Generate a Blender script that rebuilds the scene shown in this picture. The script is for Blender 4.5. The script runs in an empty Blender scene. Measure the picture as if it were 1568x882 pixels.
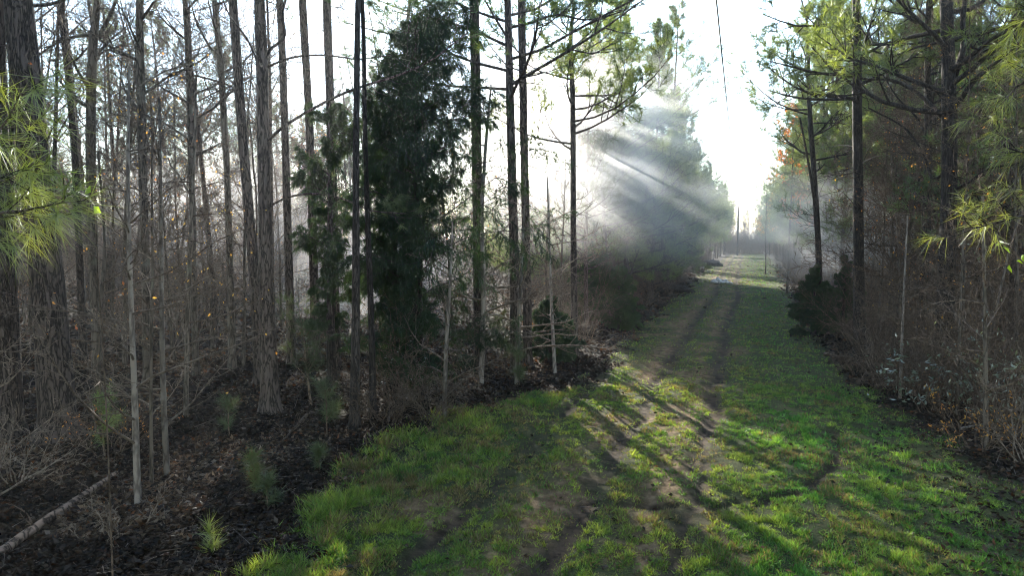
import bpy, math, random
import numpy as np
from mathutils import Vector, Quaternion

SC = bpy.context.scene
COL = SC.collection
rnd = random.Random(11)
rng = np.random.default_rng(5)

# ------------------------------------------------------------ camera
F = 1040.0; CX, CY = 784.0, 441.0; CAMH = 3.5
PITCH = math.atan(76 / F)
YAW = math.atan(356 * math.cos(PITCH) / F)
cam = bpy.data.cameras.new("camera"); cam_o = bpy.data.objects.new("camera", cam); COL.objects.link(cam_o)
cam.sensor_width = 36; cam.lens = F / 1568 * 36; cam.clip_end = 3000; cam.clip_start = 0.05
cam_o.location = (0, 0, CAMH); cam_o.rotation_euler = (math.pi / 2 - PITCH, 0, YAW)
SC.camera = cam_o
RIGHT = np.array([math.cos(YAW), math.sin(YAW), 0.0])
FH = np.array([-math.sin(YAW), math.cos(YAW), 0.0])
FWD = FH * math.cos(PITCH) + np.array([0, 0, -math.sin(PITCH)])
UP = FH * math.sin(PITCH) + np.array([0, 0, math.cos(PITCH)])

def ray(u, v):
    return FWD + (u - CX) / F * RIGHT - (v - CY) / F * UP
def on_ground(u, v, z=0.0):
    r = ray(u, v); t = (z - CAMH) / r[2]
    return np.array([0, 0, CAMH]) + r * t
def at_depth(u, v, d):           # d = horizontal distance in front of the camera
    r = ray(u, v); t = d / (r @ FH)
    return np.array([0, 0, CAMH]) + r * t
def depth_of(p): return float(p[0] * FH[0] + p[1] * FH[1])

# ------------------------------------------------------------ light
SUNDIR = ray(548, 36); SUNDIR = SUNDIR / np.linalg.norm(SUNDIR)
SUN_EL = math.asin(SUNDIR[2]); SUN_AZ = math.atan2(SUNDIR[0], SUNDIR[1])
world = bpy.data.worlds.new("World"); SC.world = world; world.use_nodes = True
wn = world.node_tree; wn.nodes.clear()
sky = wn.nodes.new("ShaderNodeTexSky"); sky.sky_type = 'NISHITA'; sky.sun_disc = False
sky.sun_elevation = SUN_EL; sky.sun_rotation = SUN_AZ
sky.air_density = 1.0; sky.dust_density = 0.05; sky.ozone_density = 0.4
bg = wn.nodes.new("ShaderNodeBackground"); bg.inputs[1].default_value = 0.15
wo = wn.nodes.new("ShaderNodeOutputWorld")
wn.links.new(sky.outputs[0], bg.inputs[0]); wn.links.new(bg.outputs[0], wo.inputs[0])
sun = bpy.data.lights.new("sun", 'SUN'); sun.energy = 5.0; sun.angle = math.radians(0.5); sun.color = (1.0, 0.93, 0.80)
sun_o = bpy.data.objects.new("sun", sun); COL.objects.link(sun_o)
sun_o.rotation_euler = Vector(SUNDIR).to_track_quat('Z', 'Y').to_euler()
SC.view_settings.view_transform = 'Standard'; SC.view_settings.look = 'None'
SC.view_settings.exposure = 2.35; SC.view_settings.gamma = 1.0
HAZE_DENSITY = 0.0005

cy = SC.cycles
cy.use_denoising = True
cy.max_bounces = 6; cy.diffuse_bounces = 3; cy.glossy_bounces = 2; cy.transmission_bounces = 4
cy.volume_bounces = 1; cy.transparent_max_bounces = 6
cy.volume_step_rate = 2.5; cy.volume_max_steps = 160
cy.sample_clamp_indirect = 6.0
cy.use_adaptive_sampling = True; cy.adaptive_threshold = 0.01
cy.filter_width = 1.1; cy.pixel_filter_type = 'BLACKMAN_HARRIS'

# ------------------------------------------------------------ noise
def _hash(ix, iy, s):
    h = (ix * 374761393 + iy * 668265263 + s * 974634777) & 0x7fffffff
    h = ((h ^ (h >> 13)) * 1274126177) & 0x7fffffff
    return ((h ^ (h >> 16)) & 0xffff) / 65535.0
def vnoise(x, y, s=0):
    x = np.asarray(x, float); y = np.asarray(y, float)
    xi = np.floor(x).astype(np.int64); yi = np.floor(y).astype(np.int64)
    fx = x - xi; fy = y - yi; fx = fx * fx * (3 - 2 * fx); fy = fy * fy * (3 - 2 * fy)
    a = _hash(xi, yi, s); b = _hash(xi + 1, yi, s); c = _hash(xi, yi + 1, s); d = _hash(xi + 1, yi + 1, s)
    return (a * (1 - fx) + b * fx) * (1 - fy) + (c * (1 - fx) + d * fx) * fy
def fbm(x, y, s=0, o=4):
    r = 0; a = 0.5; t = 0
    for i in range(o):
        r = r + a * vnoise(x, y, s + i); t += a; a *= 0.5; x = x * 2.03; y = y * 2.03
    return r / t
def sstep(a, b, x):
    t = np.clip((x - a) / (b - a), 0, 1); return t * t * (3 - 2 * t)

# ------------------------------------------------------------ mesh builder
class MB:
    def __init__(s): s.v = []; s.q = []; s.t = []; s.n = 0; s.cv = []
    def add(s, v, q=None, t=None, c=None):
        v = np.asarray(v, float).reshape(-1, 3)
        if q is not None and len(q): s.q.append(np.asarray(q, np.int64) + s.n)
        if t is not None and len(t): s.t.append(np.asarray(t, np.int64) + s.n)
        s.v.append(v); s.n += len(v)
        if c is not None: s.cv.append(np.asarray(c, float).reshape(-1, 3))
    def data(s, name, mat, smooth=True):
        v = np.concatenate(s.v) if s.v else np.zeros((0, 3))
        q = np.concatenate(s.q) if s.q else np.zeros((0, 4), np.int64)
        t = np.concatenate(s.t) if s.t else np.zeros((0, 3), np.int64)
        me = bpy.data.meshes.new(name)
        me.vertices.add(len(v)); me.vertices.foreach_set("co", v.astype(np.float32).ravel())
        li = np.concatenate([q.ravel(), t.ravel()]).astype(np.int32)
        me.loops.add(len(li)); me.loops.foreach_set("vertex_index", li)
        ls = np.concatenate([np.arange(len(q)) * 4, len(q) * 4 + np.arange(len(t)) * 3]).astype(np.int32)
        me.polygons.add(len(ls)); me.polygons.foreach_set("loop_start", ls)
        me.update(calc_edges=True)
        me.polygons.foreach_set("use_smooth", np.full(len(ls), smooth))
        if s.cv:
            c = np.concatenate(s.cv); c4 = np.concatenate([c, np.ones((len(c), 1))], 1)
            a = me.color_attributes.new("Col", 'FLOAT_COLOR', 'POINT'); a.data.foreach_set("color", c4.astype(np.float32).ravel())
        if mat: me.materials.append(mat)
        return me
    def build(s, name, mat, parent=None, smooth=True):
        o = bpy.data.objects.new(name, s.data(name, mat, smooth)); COL.objects.link(o)
        if parent is not None: o.parent = parent
        return o

def tag(o, label=None, cat=None, group=None, kind=None):
    if label: o["label"] = label
    if cat: o["category"] = cat
    if group: o["group"] = group
    if kind: o["kind"] = kind
    return o
def thing(name, label, cat, loc=(0, 0, 0), group=None):
    o = bpy.data.objects.new(name, None); COL.objects.link(o); o.location = loc
    o.empty_display_size = 0.2
    return tag(o, label, cat, group)
def dup(root, loc, rz=0.0, sc=1.0, label=None, group=None, tilt=(0, 0)):
    r = root.copy(); COL.objects.link(r); r.location = loc
    r.rotation_euler = (tilt[0], tilt[1], rz); r.scale = sc if hasattr(sc, '__len__') else (sc, sc, sc)
    if label: r["label"] = label
    if group: r["group"] = group
    for ch in root.children:
        c = ch.copy(); COL.objects.link(c); c.parent = r
    return r

def tubes(mb, polys, sides=4, cap=False):
    """polys: list of (pts Nx3, radii N)"""
    by = {}
    for p, r in polys: by.setdefault(len(p), []).append((p, r))
    for k, lst in by.items():
        P = np.array([[tuple(a) for a in p] for p, _ in lst], float); R = np.array([r for _, r in lst], float)
        T = np.gradient(P, axis=1); T /= np.linalg.norm(T, axis=2, keepdims=True) + 1e-9
        m = T.mean(1); ref = np.where((np.abs(m[:, 2]) > 0.8)[:, None], np.array([1.0, 0, 0]), np.array([0, 0, 1.0]))[:, None, :]
        U = np.cross(T, ref); U /= np.linalg.norm(U, axis=2, keepdims=True) + 1e-9
        V = np.cross(T, U)
        an = np.arange(sides) * 2 * math.pi / sides
        ring = P[:, :, None, :] + R[:, :, None, None] * (U[:, :, None, :] * np.cos(an)[None, None, :, None] + V[:, :, None, :] * np.sin(an)[None, None, :, None])
        N = len(lst)
        idx = np.arange(N * k * sides).reshape(N, k, sides)
        nx = np.roll(idx, -1, axis=2)
        q = np.stack([idx[:, :-1], nx[:, :-1], nx[:, 1:], idx[:, 1:]], -1).reshape(-1, 4)
        mb.add(ring, q=q)
        
def resample(pts, rad, n):
    pts = np.asarray(pts, float); rad = np.asarray(rad, float)
    s = np.concatenate([[0], np.cumsum(np.linalg.norm(np.diff(pts, axis=0), axis=1))])
    # catmull-rom-ish: cubic hermite with finite-difference tangents
    t = np.linspace(0, s[-1], n)
    m = np.gradient(pts, s, axis=0) if len(pts) > 2 else np.repeat((pts[1:] - pts[:1]) / s[-1], 2, 0)
    i = np.clip(np.searchsorted(s, t, side='right') - 1, 0, len(s) - 2)
    h = (s[i + 1] - s[i])[:, None]; x = ((t - s[i]) / (s[i + 1] - s[i]))[:, None]
    p = (2 * x**3 - 3 * x**2 + 1) * pts[i] + (x**3 - 2 * x**2 + x) * h * m[i] + (-2 * x**3 + 3 * x**2) * pts[i + 1] + (x**3 - x**2) * h * m[i + 1]
    return p, np.interp(t, s, rad)

def trunk_mesh(mb, pts, rad, sides=16, ring=0.12, rough=0.05, seed=0, cell=0.09):
    L = float(np.sum(np.linalg.norm(np.diff(np.asarray(pts), axis=0), axis=1)))
    n = max(6, int(L / ring)); P, R = resample(pts, rad, n)
    T = np.gradient(P, axis=0); T /= np.linalg.norm(T, axis=1, keepdims=True)
    U = np.cross(T, [1.0, 0, 0]); U /= np.linalg.norm(U, axis=1, keepdims=True); V = np.cross(T, U)
    an = np.arange(sides) * 2 * math.pi / sides
    zz = (np.arange(n) * L / n)[:, None] + 0 * an[None]
    arc = an[None] * R[:, None] / cell
    # cyclic ridges: noise on a circle
    cx, cyy = np.cos(an)[None] * R[:, None] / cell, np.sin(an)[None] * R[:, None] / cell
    d = fbm(cx * 1.3 + zz * 0.9 + 50, cyy * 1.3 - zz * 0.6 + 50, seed, 3) - 0.5
    low = fbm(np.cos(an)[None] + zz * .5 + 9, np.sin(an)[None] + 9 + zz * 0.1, seed + 7, 2) - 0.5
    rr = R[:, None] * (1 + rough * 3.0 * d + 0.12 * low)
    ringv = P[:, None] + rr[:, :, None] * (U[:, None] * np.cos(an)[None, :, None] + V[:, None] * np.sin(an)[None, :, None])
    idx = np.arange(n * sides).reshape(n, sides); nx = np.roll(idx, -1, 1)
    mb.add(ringv, q=np.stack([idx[:-1], nx[:-1], nx[1:], idx[1:]], -1).reshape(-1, 4))

def blades(mb, B, D, L, W, bend=0.0, c=None):
    """thin triangles: base B, direction D(unit), length L, width W"""
    N = len(B)
    side = np.cross(D, rng.normal(size=(N, 3))); side /= np.linalg.norm(side, axis=1, keepdims=True) + 1e-9
    L = np.broadcast_to(L, (N,))[:, None]; W = np.broadcast_to(W, (N,))[:, None]
    v = np.stack([B - side * W / 2, B + side * W / 2, B + D * L + np.array([0, 0, -1.0]) * bend * L], 1)
    idx = np.arange(N * 3).reshape(N, 3)
    mb.add(v, t=idx, c=None if c is None else np.repeat(c, 3, 0))

def leafquads(mb, B, D, L, W, c=None):
    N = len(B)
    side = np.cross(D, rng.normal(size=(N, 3))); side /= np.linalg.norm(side, axis=1, keepdims=True) + 1e-9
    nrm = np.cross(D, side)
    L = np.broadcast_to(L, (N,))[:, None]; W = np.broadcast_to(W, (N,))[:, None]
    k = nrm * (L * 0.12)
    v = np.stack([B, B + D * L * .45 - side * W / 2 + k, B + D * L, B + D * L * .45 + side * W / 2 + k], 1)
    i = np.arange(N)[:, None] * 4
    t = np.concatenate([i + np.array([[0, 1, 2]]), i + np.array([[0, 2, 3]])])
    mb.add(v, t=t, c=None if c is None else np.repeat(c, 4, 0))

def unit(a): return a / (np.linalg.norm(a, axis=-1, keepdims=True) + 1e-9)
def tufts(mb, tips, n, L, W, spread=0.8, back=0.1, droop=0.0):
    if not tips: return
    P = np.array([tuple(t[0]) for t in tips]); D = unit(np.array([tuple(t[1]) for t in tips]))
    P = np.repeat(P, n, 0); D = np.repeat(D, n, 0)
    P = P - D * rng.random((len(P), 1)) * back
    d = unit(D * 0.55 + unit(rng.normal(size=P.shape)) * spread + np.array([0, 0, -droop]))
    blades(mb, P, d, L * (0.5 + 0.75 * rng.random(len(P))), W, bend=droop)

# ------------------------------------------------------------ materials
def newmat(name):
    m = bpy.data.materials.new(name); m.use_nodes = True; nt = m.node_tree; nt.nodes.clear()
    return m, nt, nt.nodes, nt.links
def ramp(nt, stops):
    r = nt.nodes.new("ShaderNodeValToRGB"); e = r.color_ramp.elements
    while len(e) < len(stops): e.new(0.5)
    for i, (p, c) in enumerate(stops): e[i].position = p; e[i].color = (*c, 1)
    return r
def bark(name, c1, c2, scale=14, zs=0.22, bump=0.6, lichen=None, dist=0.03):
    m, nt, N, K = newmat(name)
    tc = N.new("ShaderNodeTexCoord"); mp = N.new("ShaderNodeMapping"); mp.inputs[3].default_value = (1, 1, zs * .8)
    K.new(tc.outputs['Object'], mp.inputs[0])
    vo = N.new("ShaderNodeTexVoronoi"); vo.feature = 'DISTANCE_TO_EDGE'; vo.inputs['Scale'].default_value = scale
    nz = N.new("ShaderNodeTexNoise"); nz.inputs['Scale'].default_value = scale * 0.7; nz.inputs['Detail'].default_value = 6
    K.new(mp.outputs[0], nz.inputs[0])
    mx = N.new("ShaderNodeMixRGB"); mx.inputs[0].default_value = 0.28; K.new(mp.outputs[0], mx.inputs[1]); K.new(nz.outputs['Color'], mx.inputs[2])
    K.new(mx.outputs[0], vo.inputs['Vector'])
    mr = N.new("ShaderNodeMapRange"); mr.inputs[1].default_value = 0; mr.inputs[2].default_value = 0.18; K.new(vo.outputs['Distance'], mr.inputs[0])
    mul = N.new("ShaderNodeMath"); mul.operation = 'MULTIPLY'; K.new(mr.outputs[0], mul.inputs[0])
    ad = N.new("ShaderNodeMath"); ad.operation = 'ADD'; ad.inputs[1].default_value = 0.35; K.new(nz.outputs['Fac'], ad.inputs[0]); K.new(ad.outputs[0], mul.inputs[1])
    r = ramp(nt, [(0.05, c1), (0.85, c2)]); K.new(mul.outputs[0], r.inputs[0])
    oi = N.new("ShaderNodeObjectInfo"); hv = N.new("ShaderNodeHueSaturation")
    vr = N.new("ShaderNodeMapRange"); vr.inputs[3].default_value = 0.65; vr.inputs[4].default_value = 1.3; K.new(oi.outputs['Random'], vr.inputs[0])
    K.new(vr.outputs[0], hv.inputs['Value']); K.new(r.outputs[0], hv.inputs['Color'])
    col = hv.outputs[0]
    if lichen:
        n2 = N.new("ShaderNodeTexNoise"); n2.inputs['Scale'].default_value = 3.0; n2.inputs['Detail'].default_value = 8; K.new(tc.outputs['Object'], n2.inputs[0])
        r2 = ramp(nt, [(0.55, (0, 0, 0)), (0.68, (0.6, 0.6, 0.6))]); K.new(n2.outputs['Fac'], r2.inputs[0])
        m2 = N.new("ShaderNodeMixRGB"); K.new(r2.outputs[0], m2.inputs[0]); K.new(col, m2.inputs[1]); m2.inputs[2].default_value = (*lichen, 1); col = m2.outputs[0]
    b = N.new("ShaderNodeBsdfPrincipled"); b.inputs['Roughness'].default_value = 0.85; b.inputs['Specular IOR Level'].default_value = 0.3
    K.new(col, b.inputs['Base Color'])
    bp = N.new("ShaderNodeBump"); bp.inputs['Strength'].default_value = bump; bp.inputs['Distance'].default_value = dist
    K.new(mul.outputs[0], bp.inputs['Height']); K.new(bp.outputs[0], b.inputs['Normal'])
    o = N.new("ShaderNodeOutputMaterial"); K.new(b.outputs[0], o.inputs[0])
    return m
def leafmat(name, c1, c2, trans=0.45, gloss=0.08, attr=False, scale=1.5, tcol=None, rough=0.45):
    m, nt, N, K = newmat(name)
    tc = N.new("ShaderNodeTexCoord")
    if attr:
        a = N.new("ShaderNodeVertexColor"); a.layer_name = "Col"; col = a.outputs[0]
    else:
        nz = N.new("ShaderNodeTexNoise"); nz.inputs['Scale'].default_value = scale; nz.inputs['Detail'].default_value = 5; K.new(tc.outputs['Object'], nz.inputs[0])
        oi = N.new("ShaderNodeObjectInfo"); ad = N.new("ShaderNodeMath"); ad.operation = 'MULTIPLY_ADD'; ad.inputs[1].default_value = 0.3
        K.new(oi.outputs['Random'], ad.inputs[0]); K.new(nz.outputs['Fac'], ad.inputs[2])
        r = ramp(nt, [(0.42, c1), (0.9, c2)]); K.new(ad.outputs[0], r.inputs[0]); col = r.outputs[0]
    d = N.new("ShaderNodeBsdfDiffuse"); K.new(col, d.inputs[0])
    t = N.new("ShaderNodeBsdfTranslucent")
    g = N.new("ShaderNodeMixRGB"); g.blend_type = 'MULTIPLY'; g.inputs[0].default_value = 1; K.new(col, g.inputs[1])
    g.inputs[2].default_value = (*(tcol or (1.5, 1.35, 0.5)), 1); K.new(g.outputs[0], t.inputs[0])
    mx = N.new("ShaderNodeMixShader"); mx.inputs[0].default_value = trans; K.new(d.outputs[0], mx.inputs[1]); K.new(t.outputs[0], mx.inputs[2])
    gl = N.new("ShaderNodeBsdfGlossy"); gl.inputs['Roughness'].default_value = rough; gl.inputs[0].default_value = (0.9, 0.95, 1, 1)
    m2 = N.new("ShaderNodeMixShader"); m2.inputs[0].default_value = gloss; K.new(mx.outputs[0], m2.inputs[1]); K.new(gl.outputs[0], m2.inputs[2])
    o = N.new("ShaderNodeOutputMaterial"); K.new(m2.outputs[0], o.inputs[0])
    return m

M_PINE = bark("pine_bark", (0.025, 0.019, 0.016), (0.13, 0.10, 0.085), 13, 0.25, 0.9, dist=0.03)
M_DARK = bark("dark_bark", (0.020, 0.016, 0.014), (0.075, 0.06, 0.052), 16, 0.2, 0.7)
M_GREY = bark("grey_bark", (0.05, 0.040, 0.031), (0.15, 0.120, 0.095), 10, 0.25, 0.35, lichen=(0.18, 0.17, 0.13))
M_PALE = bark("pale_bark", (0.10, 0.082, 0.070), (0.23, 0.195, 0.165), 8, 0.4, 0.25, lichen=(0.30, 0.28, 0.25))
M_TWIG = bark("twig_bark", (0.065, 0.045, 0.032), (0.175, 0.125, 0.090), 9, 1, 0.1)
M_PTWIG = bark("pale_twig_bark", (0.095, 0.070, 0.052), (0.22, 0.17, 0.13), 9, 1, 0.1)
M_NEEDLE = leafmat("pine_needles", (0.045, 0.085, 0.034), (0.17, 0.22, 0.060), 0.5, 0.07)
M_NEEDLE_Y = leafmat("young_pine_needles", (0.10, 0.17, 0.03), (0.26, 0.30, 0.06), 0.5, 0.10)
M_CEDAR = leafmat("cedar_foliage", (0.014, 0.036, 0.014), (0.050, 0.092, 0.028), 0.42, 0.03)
M_YOUNG = leafmat("sapling_pine_needles", (0.035, 0.06, 0.020), (0.085, 0.115, 0.032), 0.35, 0.06)
M_LEAFG = leafmat("broad_leaves", (0.05, 0.085, 0.03), (0.13, 0.17, 0.06), 0.35, 0.22, rough=0.3)
M_LEAFA = leafmat("autumn_leaves", (0.45, 0.12, 0.03), (0.55, 0.38, 0.05), 0.5, 0.05, tcol=(1.4, 1.2, 0.8))
M_LEAFL = leafmat("lime_leaves", (0.25, 0.40, 0.02), (0.40, 0.52, 0.04), 0.6, 0.05, tcol=(1.3, 1.3, 0.5))
M_LITTER = leafmat("leaf_litter", None, None, 0.15, 0.015, attr=True, tcol=(1.1, 1, 0.9))
M_GRASS = leafmat("grass_blades", None, None, 0.45, 0.03, attr=True, tcol=(1.25, 1.3, 0.45))

# ------------------------------------------------------------ path shape, masks and heights
LEDGE_PX = [(400, 881), (432, 845), (455, 790), (520, 720), (590, 660), (650, 638), (760, 615), (880, 585), (945, 535), (985, 492), (1040, 450), (1078, 415), (1100, 400), (1115, 392)]
REDGE_PX = [(1680, 800), (1568, 735), (1440, 668), (1330, 590), (1262, 528), (1225, 470), (1205, 435), (1190, 408), (1180, 395), (1165, 388)]
LE = np.array([on_ground(*p)[:2] for p in LEDGE_PX]); LE = LE[np.argsort(LE[:, 1])]
RE = np.array([on_ground(*p)[:2] for p in REDGE_PX]); RE = RE[np.argsort(RE[:, 1])]
def ledge(y): return np.interp(y, LE[:, 1], LE[:, 0])
def redge(y): return np.interp(y, RE[:, 1], RE[:, 0])
RUT = np.array([on_ground(*p)[:2] for p in [(930, 772), (1010, 770), (1090, 776), (1170, 768), (1230, 752), (1268, 722), (1290, 690), (1275, 660)]])
def seg_dist(x, y, L):
    d = np.full(np.shape(x), 1e9)
    for a, b in zip(L[:-1], L[1:]):
        ab = b - a; t = np.clip(((x - a[0]) * ab[0] + (y - a[1]) * ab[1]) / (ab @ ab), 0, 1)
        d = np.minimum(d, np.hypot(x - a[0] - t * ab[0], y - a[1] - t * ab[1]))
    return d
def wander(y, s): return (vnoise(y * 0.07, 0 * y, s) - 0.5) * 0.45 + (vnoise(y * 0.5, 0 * y, s + 3) - .5) * 0.10
def masks(x, y):
    """grass, bare dirt, dark rut"""
    n1 = fbm(x * 0.7, y * 0.45, 3); n2 = fbm(x * 2.3, y * 1.6, 9); n3 = fbm(x * 7, y * 5, 21, 3)
    edge = np.minimum(x - ledge(y), redge(y) - x) + (n2 - .5) * 1.3 + (n3 - .5) * .6
    inside = sstep(-0.25, 0.55, edge)
    def band(c, w, s): return np.exp(-((x - c - wander(y, s)) / w) ** 2)
    dirt = 0.95 * band(-2.35, 0.42, 31) * sstep(0.30, 0.62, n1 * .5 + n2 * .5) + 0.8 * band(-0.85, 0.38, 33) * sstep(0.36, 0.6, n2) 
    dirt = np.maximum(dirt, 0.7 * sstep(0.60, 0.70, fbm(x * 1.5 + 4, y * .9, 44)) * sstep(1.2, -.8, x))
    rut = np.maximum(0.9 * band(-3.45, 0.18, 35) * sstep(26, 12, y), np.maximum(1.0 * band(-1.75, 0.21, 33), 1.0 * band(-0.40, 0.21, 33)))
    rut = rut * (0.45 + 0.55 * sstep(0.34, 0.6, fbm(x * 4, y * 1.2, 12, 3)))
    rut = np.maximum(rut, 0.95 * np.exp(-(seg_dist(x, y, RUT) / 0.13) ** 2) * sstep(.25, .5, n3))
    sparse = sstep(-0.8, 1.6, redge(y) - x) * 0.75 + 0.25     # right verge is thin
    rsp = sstep(1.6, 3.4, x) * sstep(20, 9, y)
    grass = inside * (1 - 0.60 * dirt) * (1 - 0.9 * rut) * (0.55 + 0.45 * sstep(0.25, 0.55, n2)) * (1 - 0.65 * rsp * sstep(.35, .6, n1 * .5 + n3 * .5))
    return grass * sparse, np.clip(dirt, 0, 1) * inside, np.clip(rut, 0, 1) * inside, inside
def height(x, y):
    x = np.asarray(x, float); y = np.asarray(y, float)
    g, d, r, ins = masks(x, y)
    h = (fbm(x * .22, y * .22, 5) - .5) * 0.24 * (1 - 0.6 * ins) + (fbm(x * 1.7, y * 1.5, 6) - .5) * 0.10 + (fbm(x * 6, y * 6, 8, 3) - .5) * 0.035
    return h - 0.085 * r - 0.035 * d + 0.0
def H(x, y): return float(height(np.array([x]), np.array([y]))[0])

def axis(segs):
    out = []
    for a, b, s in segs:
        n = max(1, int(round((b - a) / s))); out.append(np.linspace(a, b, n, endpoint=False))
    return np.concatenate(out + [[segs[-1][1]]])
gx = axis([(-1500, -300, 150), (-300, -60, 12), (-60, -20, 1.2), (-20, -9, 0.35), (-9, 6, 0.075), (6, 14, 0.3), (14, 50, 1.5), (50, 300, 15), (300, 1500, 150)])
gy = axis([(-600, -20, 60), (-20, 3, 1.5), (3, 18, 0.09), (18, 40, 0.22), (40, 90, 0.8), (90, 200, 3), (200, 600, 40), (600, 2400, 200)])
X, Y = np.meshgrid(gx, gy)
xf, yf = X.ravel(), Y.ravel()
gm = masks(xf, yf)
mb = MB(); nxn, nyn = len(gx), len(gy)
idx = np.arange(nxn * nyn).reshape(nyn, nxn)
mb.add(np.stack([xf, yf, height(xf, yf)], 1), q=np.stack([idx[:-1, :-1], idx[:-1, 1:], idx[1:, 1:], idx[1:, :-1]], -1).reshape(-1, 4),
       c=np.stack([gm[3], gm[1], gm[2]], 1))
m, nt, N, K = newmat("ground_soil")
tc = N.new("ShaderNodeTexCoord")
def noise(sc, det=8, rough=.6):
    n = N.new("ShaderNodeTexNoise"); n.inputs['Scale'].default_value = sc; n.inputs['Detail'].default_value = det; n.inputs['Roughness'].default_value = rough
    K.new(tc.outputs['Object'], n.inputs[0]); return n
at = N.new("ShaderNodeVertexColor"); at.layer_name = "Col"; sp = N.new("ShaderNodeSeparateColor"); K.new(at.outputs[0], sp.inputs[0])
n1 = noise(6); n2 = noise(40, 4); n3 = noise(1.3)
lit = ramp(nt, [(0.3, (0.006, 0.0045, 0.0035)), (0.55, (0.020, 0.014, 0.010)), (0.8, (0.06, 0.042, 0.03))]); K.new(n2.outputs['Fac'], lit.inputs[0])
thatch = ramp(nt, [(0.3, (0.025, 0.028, 0.012)), (0.6, (0.065, 0.075, 0.026)), (0.8, (0.14, 0.12, 0.06))]); K.new(n2.outputs['Fac'], thatch.inputs[0])
dirt = ramp(nt, [(0.3, (0.065, 0.036, 0.019)), (0.5, (0.19, 0.112, 0.062)), (0.7, (0.36, 0.23, 0.135))]); K.new(n1.outputs['Fac'], dirt.inputs[0])
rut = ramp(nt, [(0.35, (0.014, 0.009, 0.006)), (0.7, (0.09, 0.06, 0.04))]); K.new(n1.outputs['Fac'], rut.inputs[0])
def mix(f, a, b):
    x = N.new("ShaderNodeMixRGB"); K.new(f, x.inputs[0]); K.new(a, x.inputs[1]); K.new(b, x.inputs[2]); return x.outputs[0]
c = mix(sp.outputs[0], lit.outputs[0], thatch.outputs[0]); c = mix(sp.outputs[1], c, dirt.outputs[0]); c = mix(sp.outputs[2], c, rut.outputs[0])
b = N.new("ShaderNodeBsdfPrincipled"); b.inputs['Roughness'].default_value = 0.95; b.inputs['Specular IOR Level'].default_value = 0.15; K.new(c, b.inputs['Base Color'])
bp = N.new("ShaderNodeBump"); bp.inputs['Strength'].default_value = 0.8; bp.inputs['Distance'].default_value = 0.04
ad = N.new("ShaderNodeMath"); K.new(n1.outputs['Fac'], ad.inputs[0]); K.new(n2.outputs['Fac'], ad.inputs[1]); K.new(ad.outputs[0], bp.inputs['Height']); K.new(bp.outputs[0], b.inputs['Normal'])
o = N.new("ShaderNodeOutputMaterial"); K.new(b.outputs[0], o.inputs[0])
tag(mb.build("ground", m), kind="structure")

# ------------------------------------------------------------ grass and leaf litter
def scatter(n, zmin, zmax, power=1.0, umin=-60, umax=1640):
    """random ground points inside the field of view, even per picture row to the given power"""
    d = zmin * (zmax / zmin) ** (rng.random(n) ** power)
    dl = 1 / (1 / zmin - (1 / zmin - 1 / zmax) * rng.random(n)); d = np.where(rng.random(n) < .5, dl, d)
    u = umin + rng.random(n) * (umax - umin)
    lat = (u - CX) / F * d * 1.02
    p = FH[None, :2] * d[:, None] + RIGHT[None, :2] * lat[:, None]
    return p[:, 0], p[:, 1], d
gmb = MB()
def grass_pass(n, zmin, zmax, hgt, wid, tall=False):
    x, y, d = scatter(n, zmin, zmax)
    g, dd, r, ins = masks(x, y)
    lushy = fbm(x * .8, y * .6, 71)
    tuft = fbm(x * 8, y * 7, 61, 3)
    keep = rng.random(n) < (g ** 1.1) * (.12 + .88 * sstep(.30, .56, tuft + (g - .8) * .25))
    x, y, d, g, lushy, tuft = x[keep], y[keep], d[keep], g[keep], lushy[keep], tuft[keep]
    k = len(x)
    lean = rng.normal(size=(k, 3)) * np.array([.55, .55, 0]) + np.array([0, 0, 1.0])
    D = unit(lean)
    tallf = 1 + 1.3 * sstep(-3.6, -5.6, x) * sstep(20, 12, y)        # longer grass at the left verge
    hh = hgt * (0.5 + rng.random(k)) * (0.45 + 1.1 * sstep(.35, .7, tuft)) * (.6 + .8 * lushy) * tallf * (0.5 + .5 * g)
    ww = wid * (0.7 + 0.6 * rng.random(k)) * np.clip(d / 9, 1, 9)
    hh = hh * np.clip((d / 30) ** .3, 1, 1.8)
    green = np.array([0.165, 0.245, 0.050]); yel = np.array([0.30, 0.34, 0.07]); brn = np.array([0.20, 0.145, 0.08]); deep = np.array([0.085, 0.235, 0.045])
    t = np.clip(fbm(x * 1.1, y * .8, 55) * 2.2 - .75 + rng.normal(size=k) * .12, 0, 1)[:, None]
    right = sstep(-0.6, 0.8, x)[:, None]
    base = deep * t * (1) + green * (1 - t)
    base = base * (0.55 + .45 * right) + yel * (0.45 * (1 - right)) * (1 - t * .6)
    bp2 = fbm(x * 2.4, y * 1.8, 91, 4); isb = (rng.random(k) < np.clip(0.40 - 0.20 * right[:, 0] + 2.2 * (bp2 - .52), .04, .85))[:, None]
    tn = (fbm(x * 5, y * 4, 131, 2)[:, None] - .5) * 1.3; col = np.where(isb, brn * (0.5 + rng.random((k, 1))), base * (0.45 + 1.0 * rng.random((k, 1))) * (1 + tn * np.array([1.2, .7, .8])))
    col = np.clip(col, .004, 1)
    z = height(x, y)
    blades(gmb, np.stack([x, y, z - 0.005], 1), D, hh, ww, bend=0.25, c=col)
grass_pass(760000, 5.5, 16, 0.066, 0.0125)
grass_pass(520000, 14, 170, 0.062, 0.0105)
tag(gmb.build("grass", M_GRASS, smooth=False), "short green grass growing along the mown track", "grass", kind="stuff")

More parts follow.
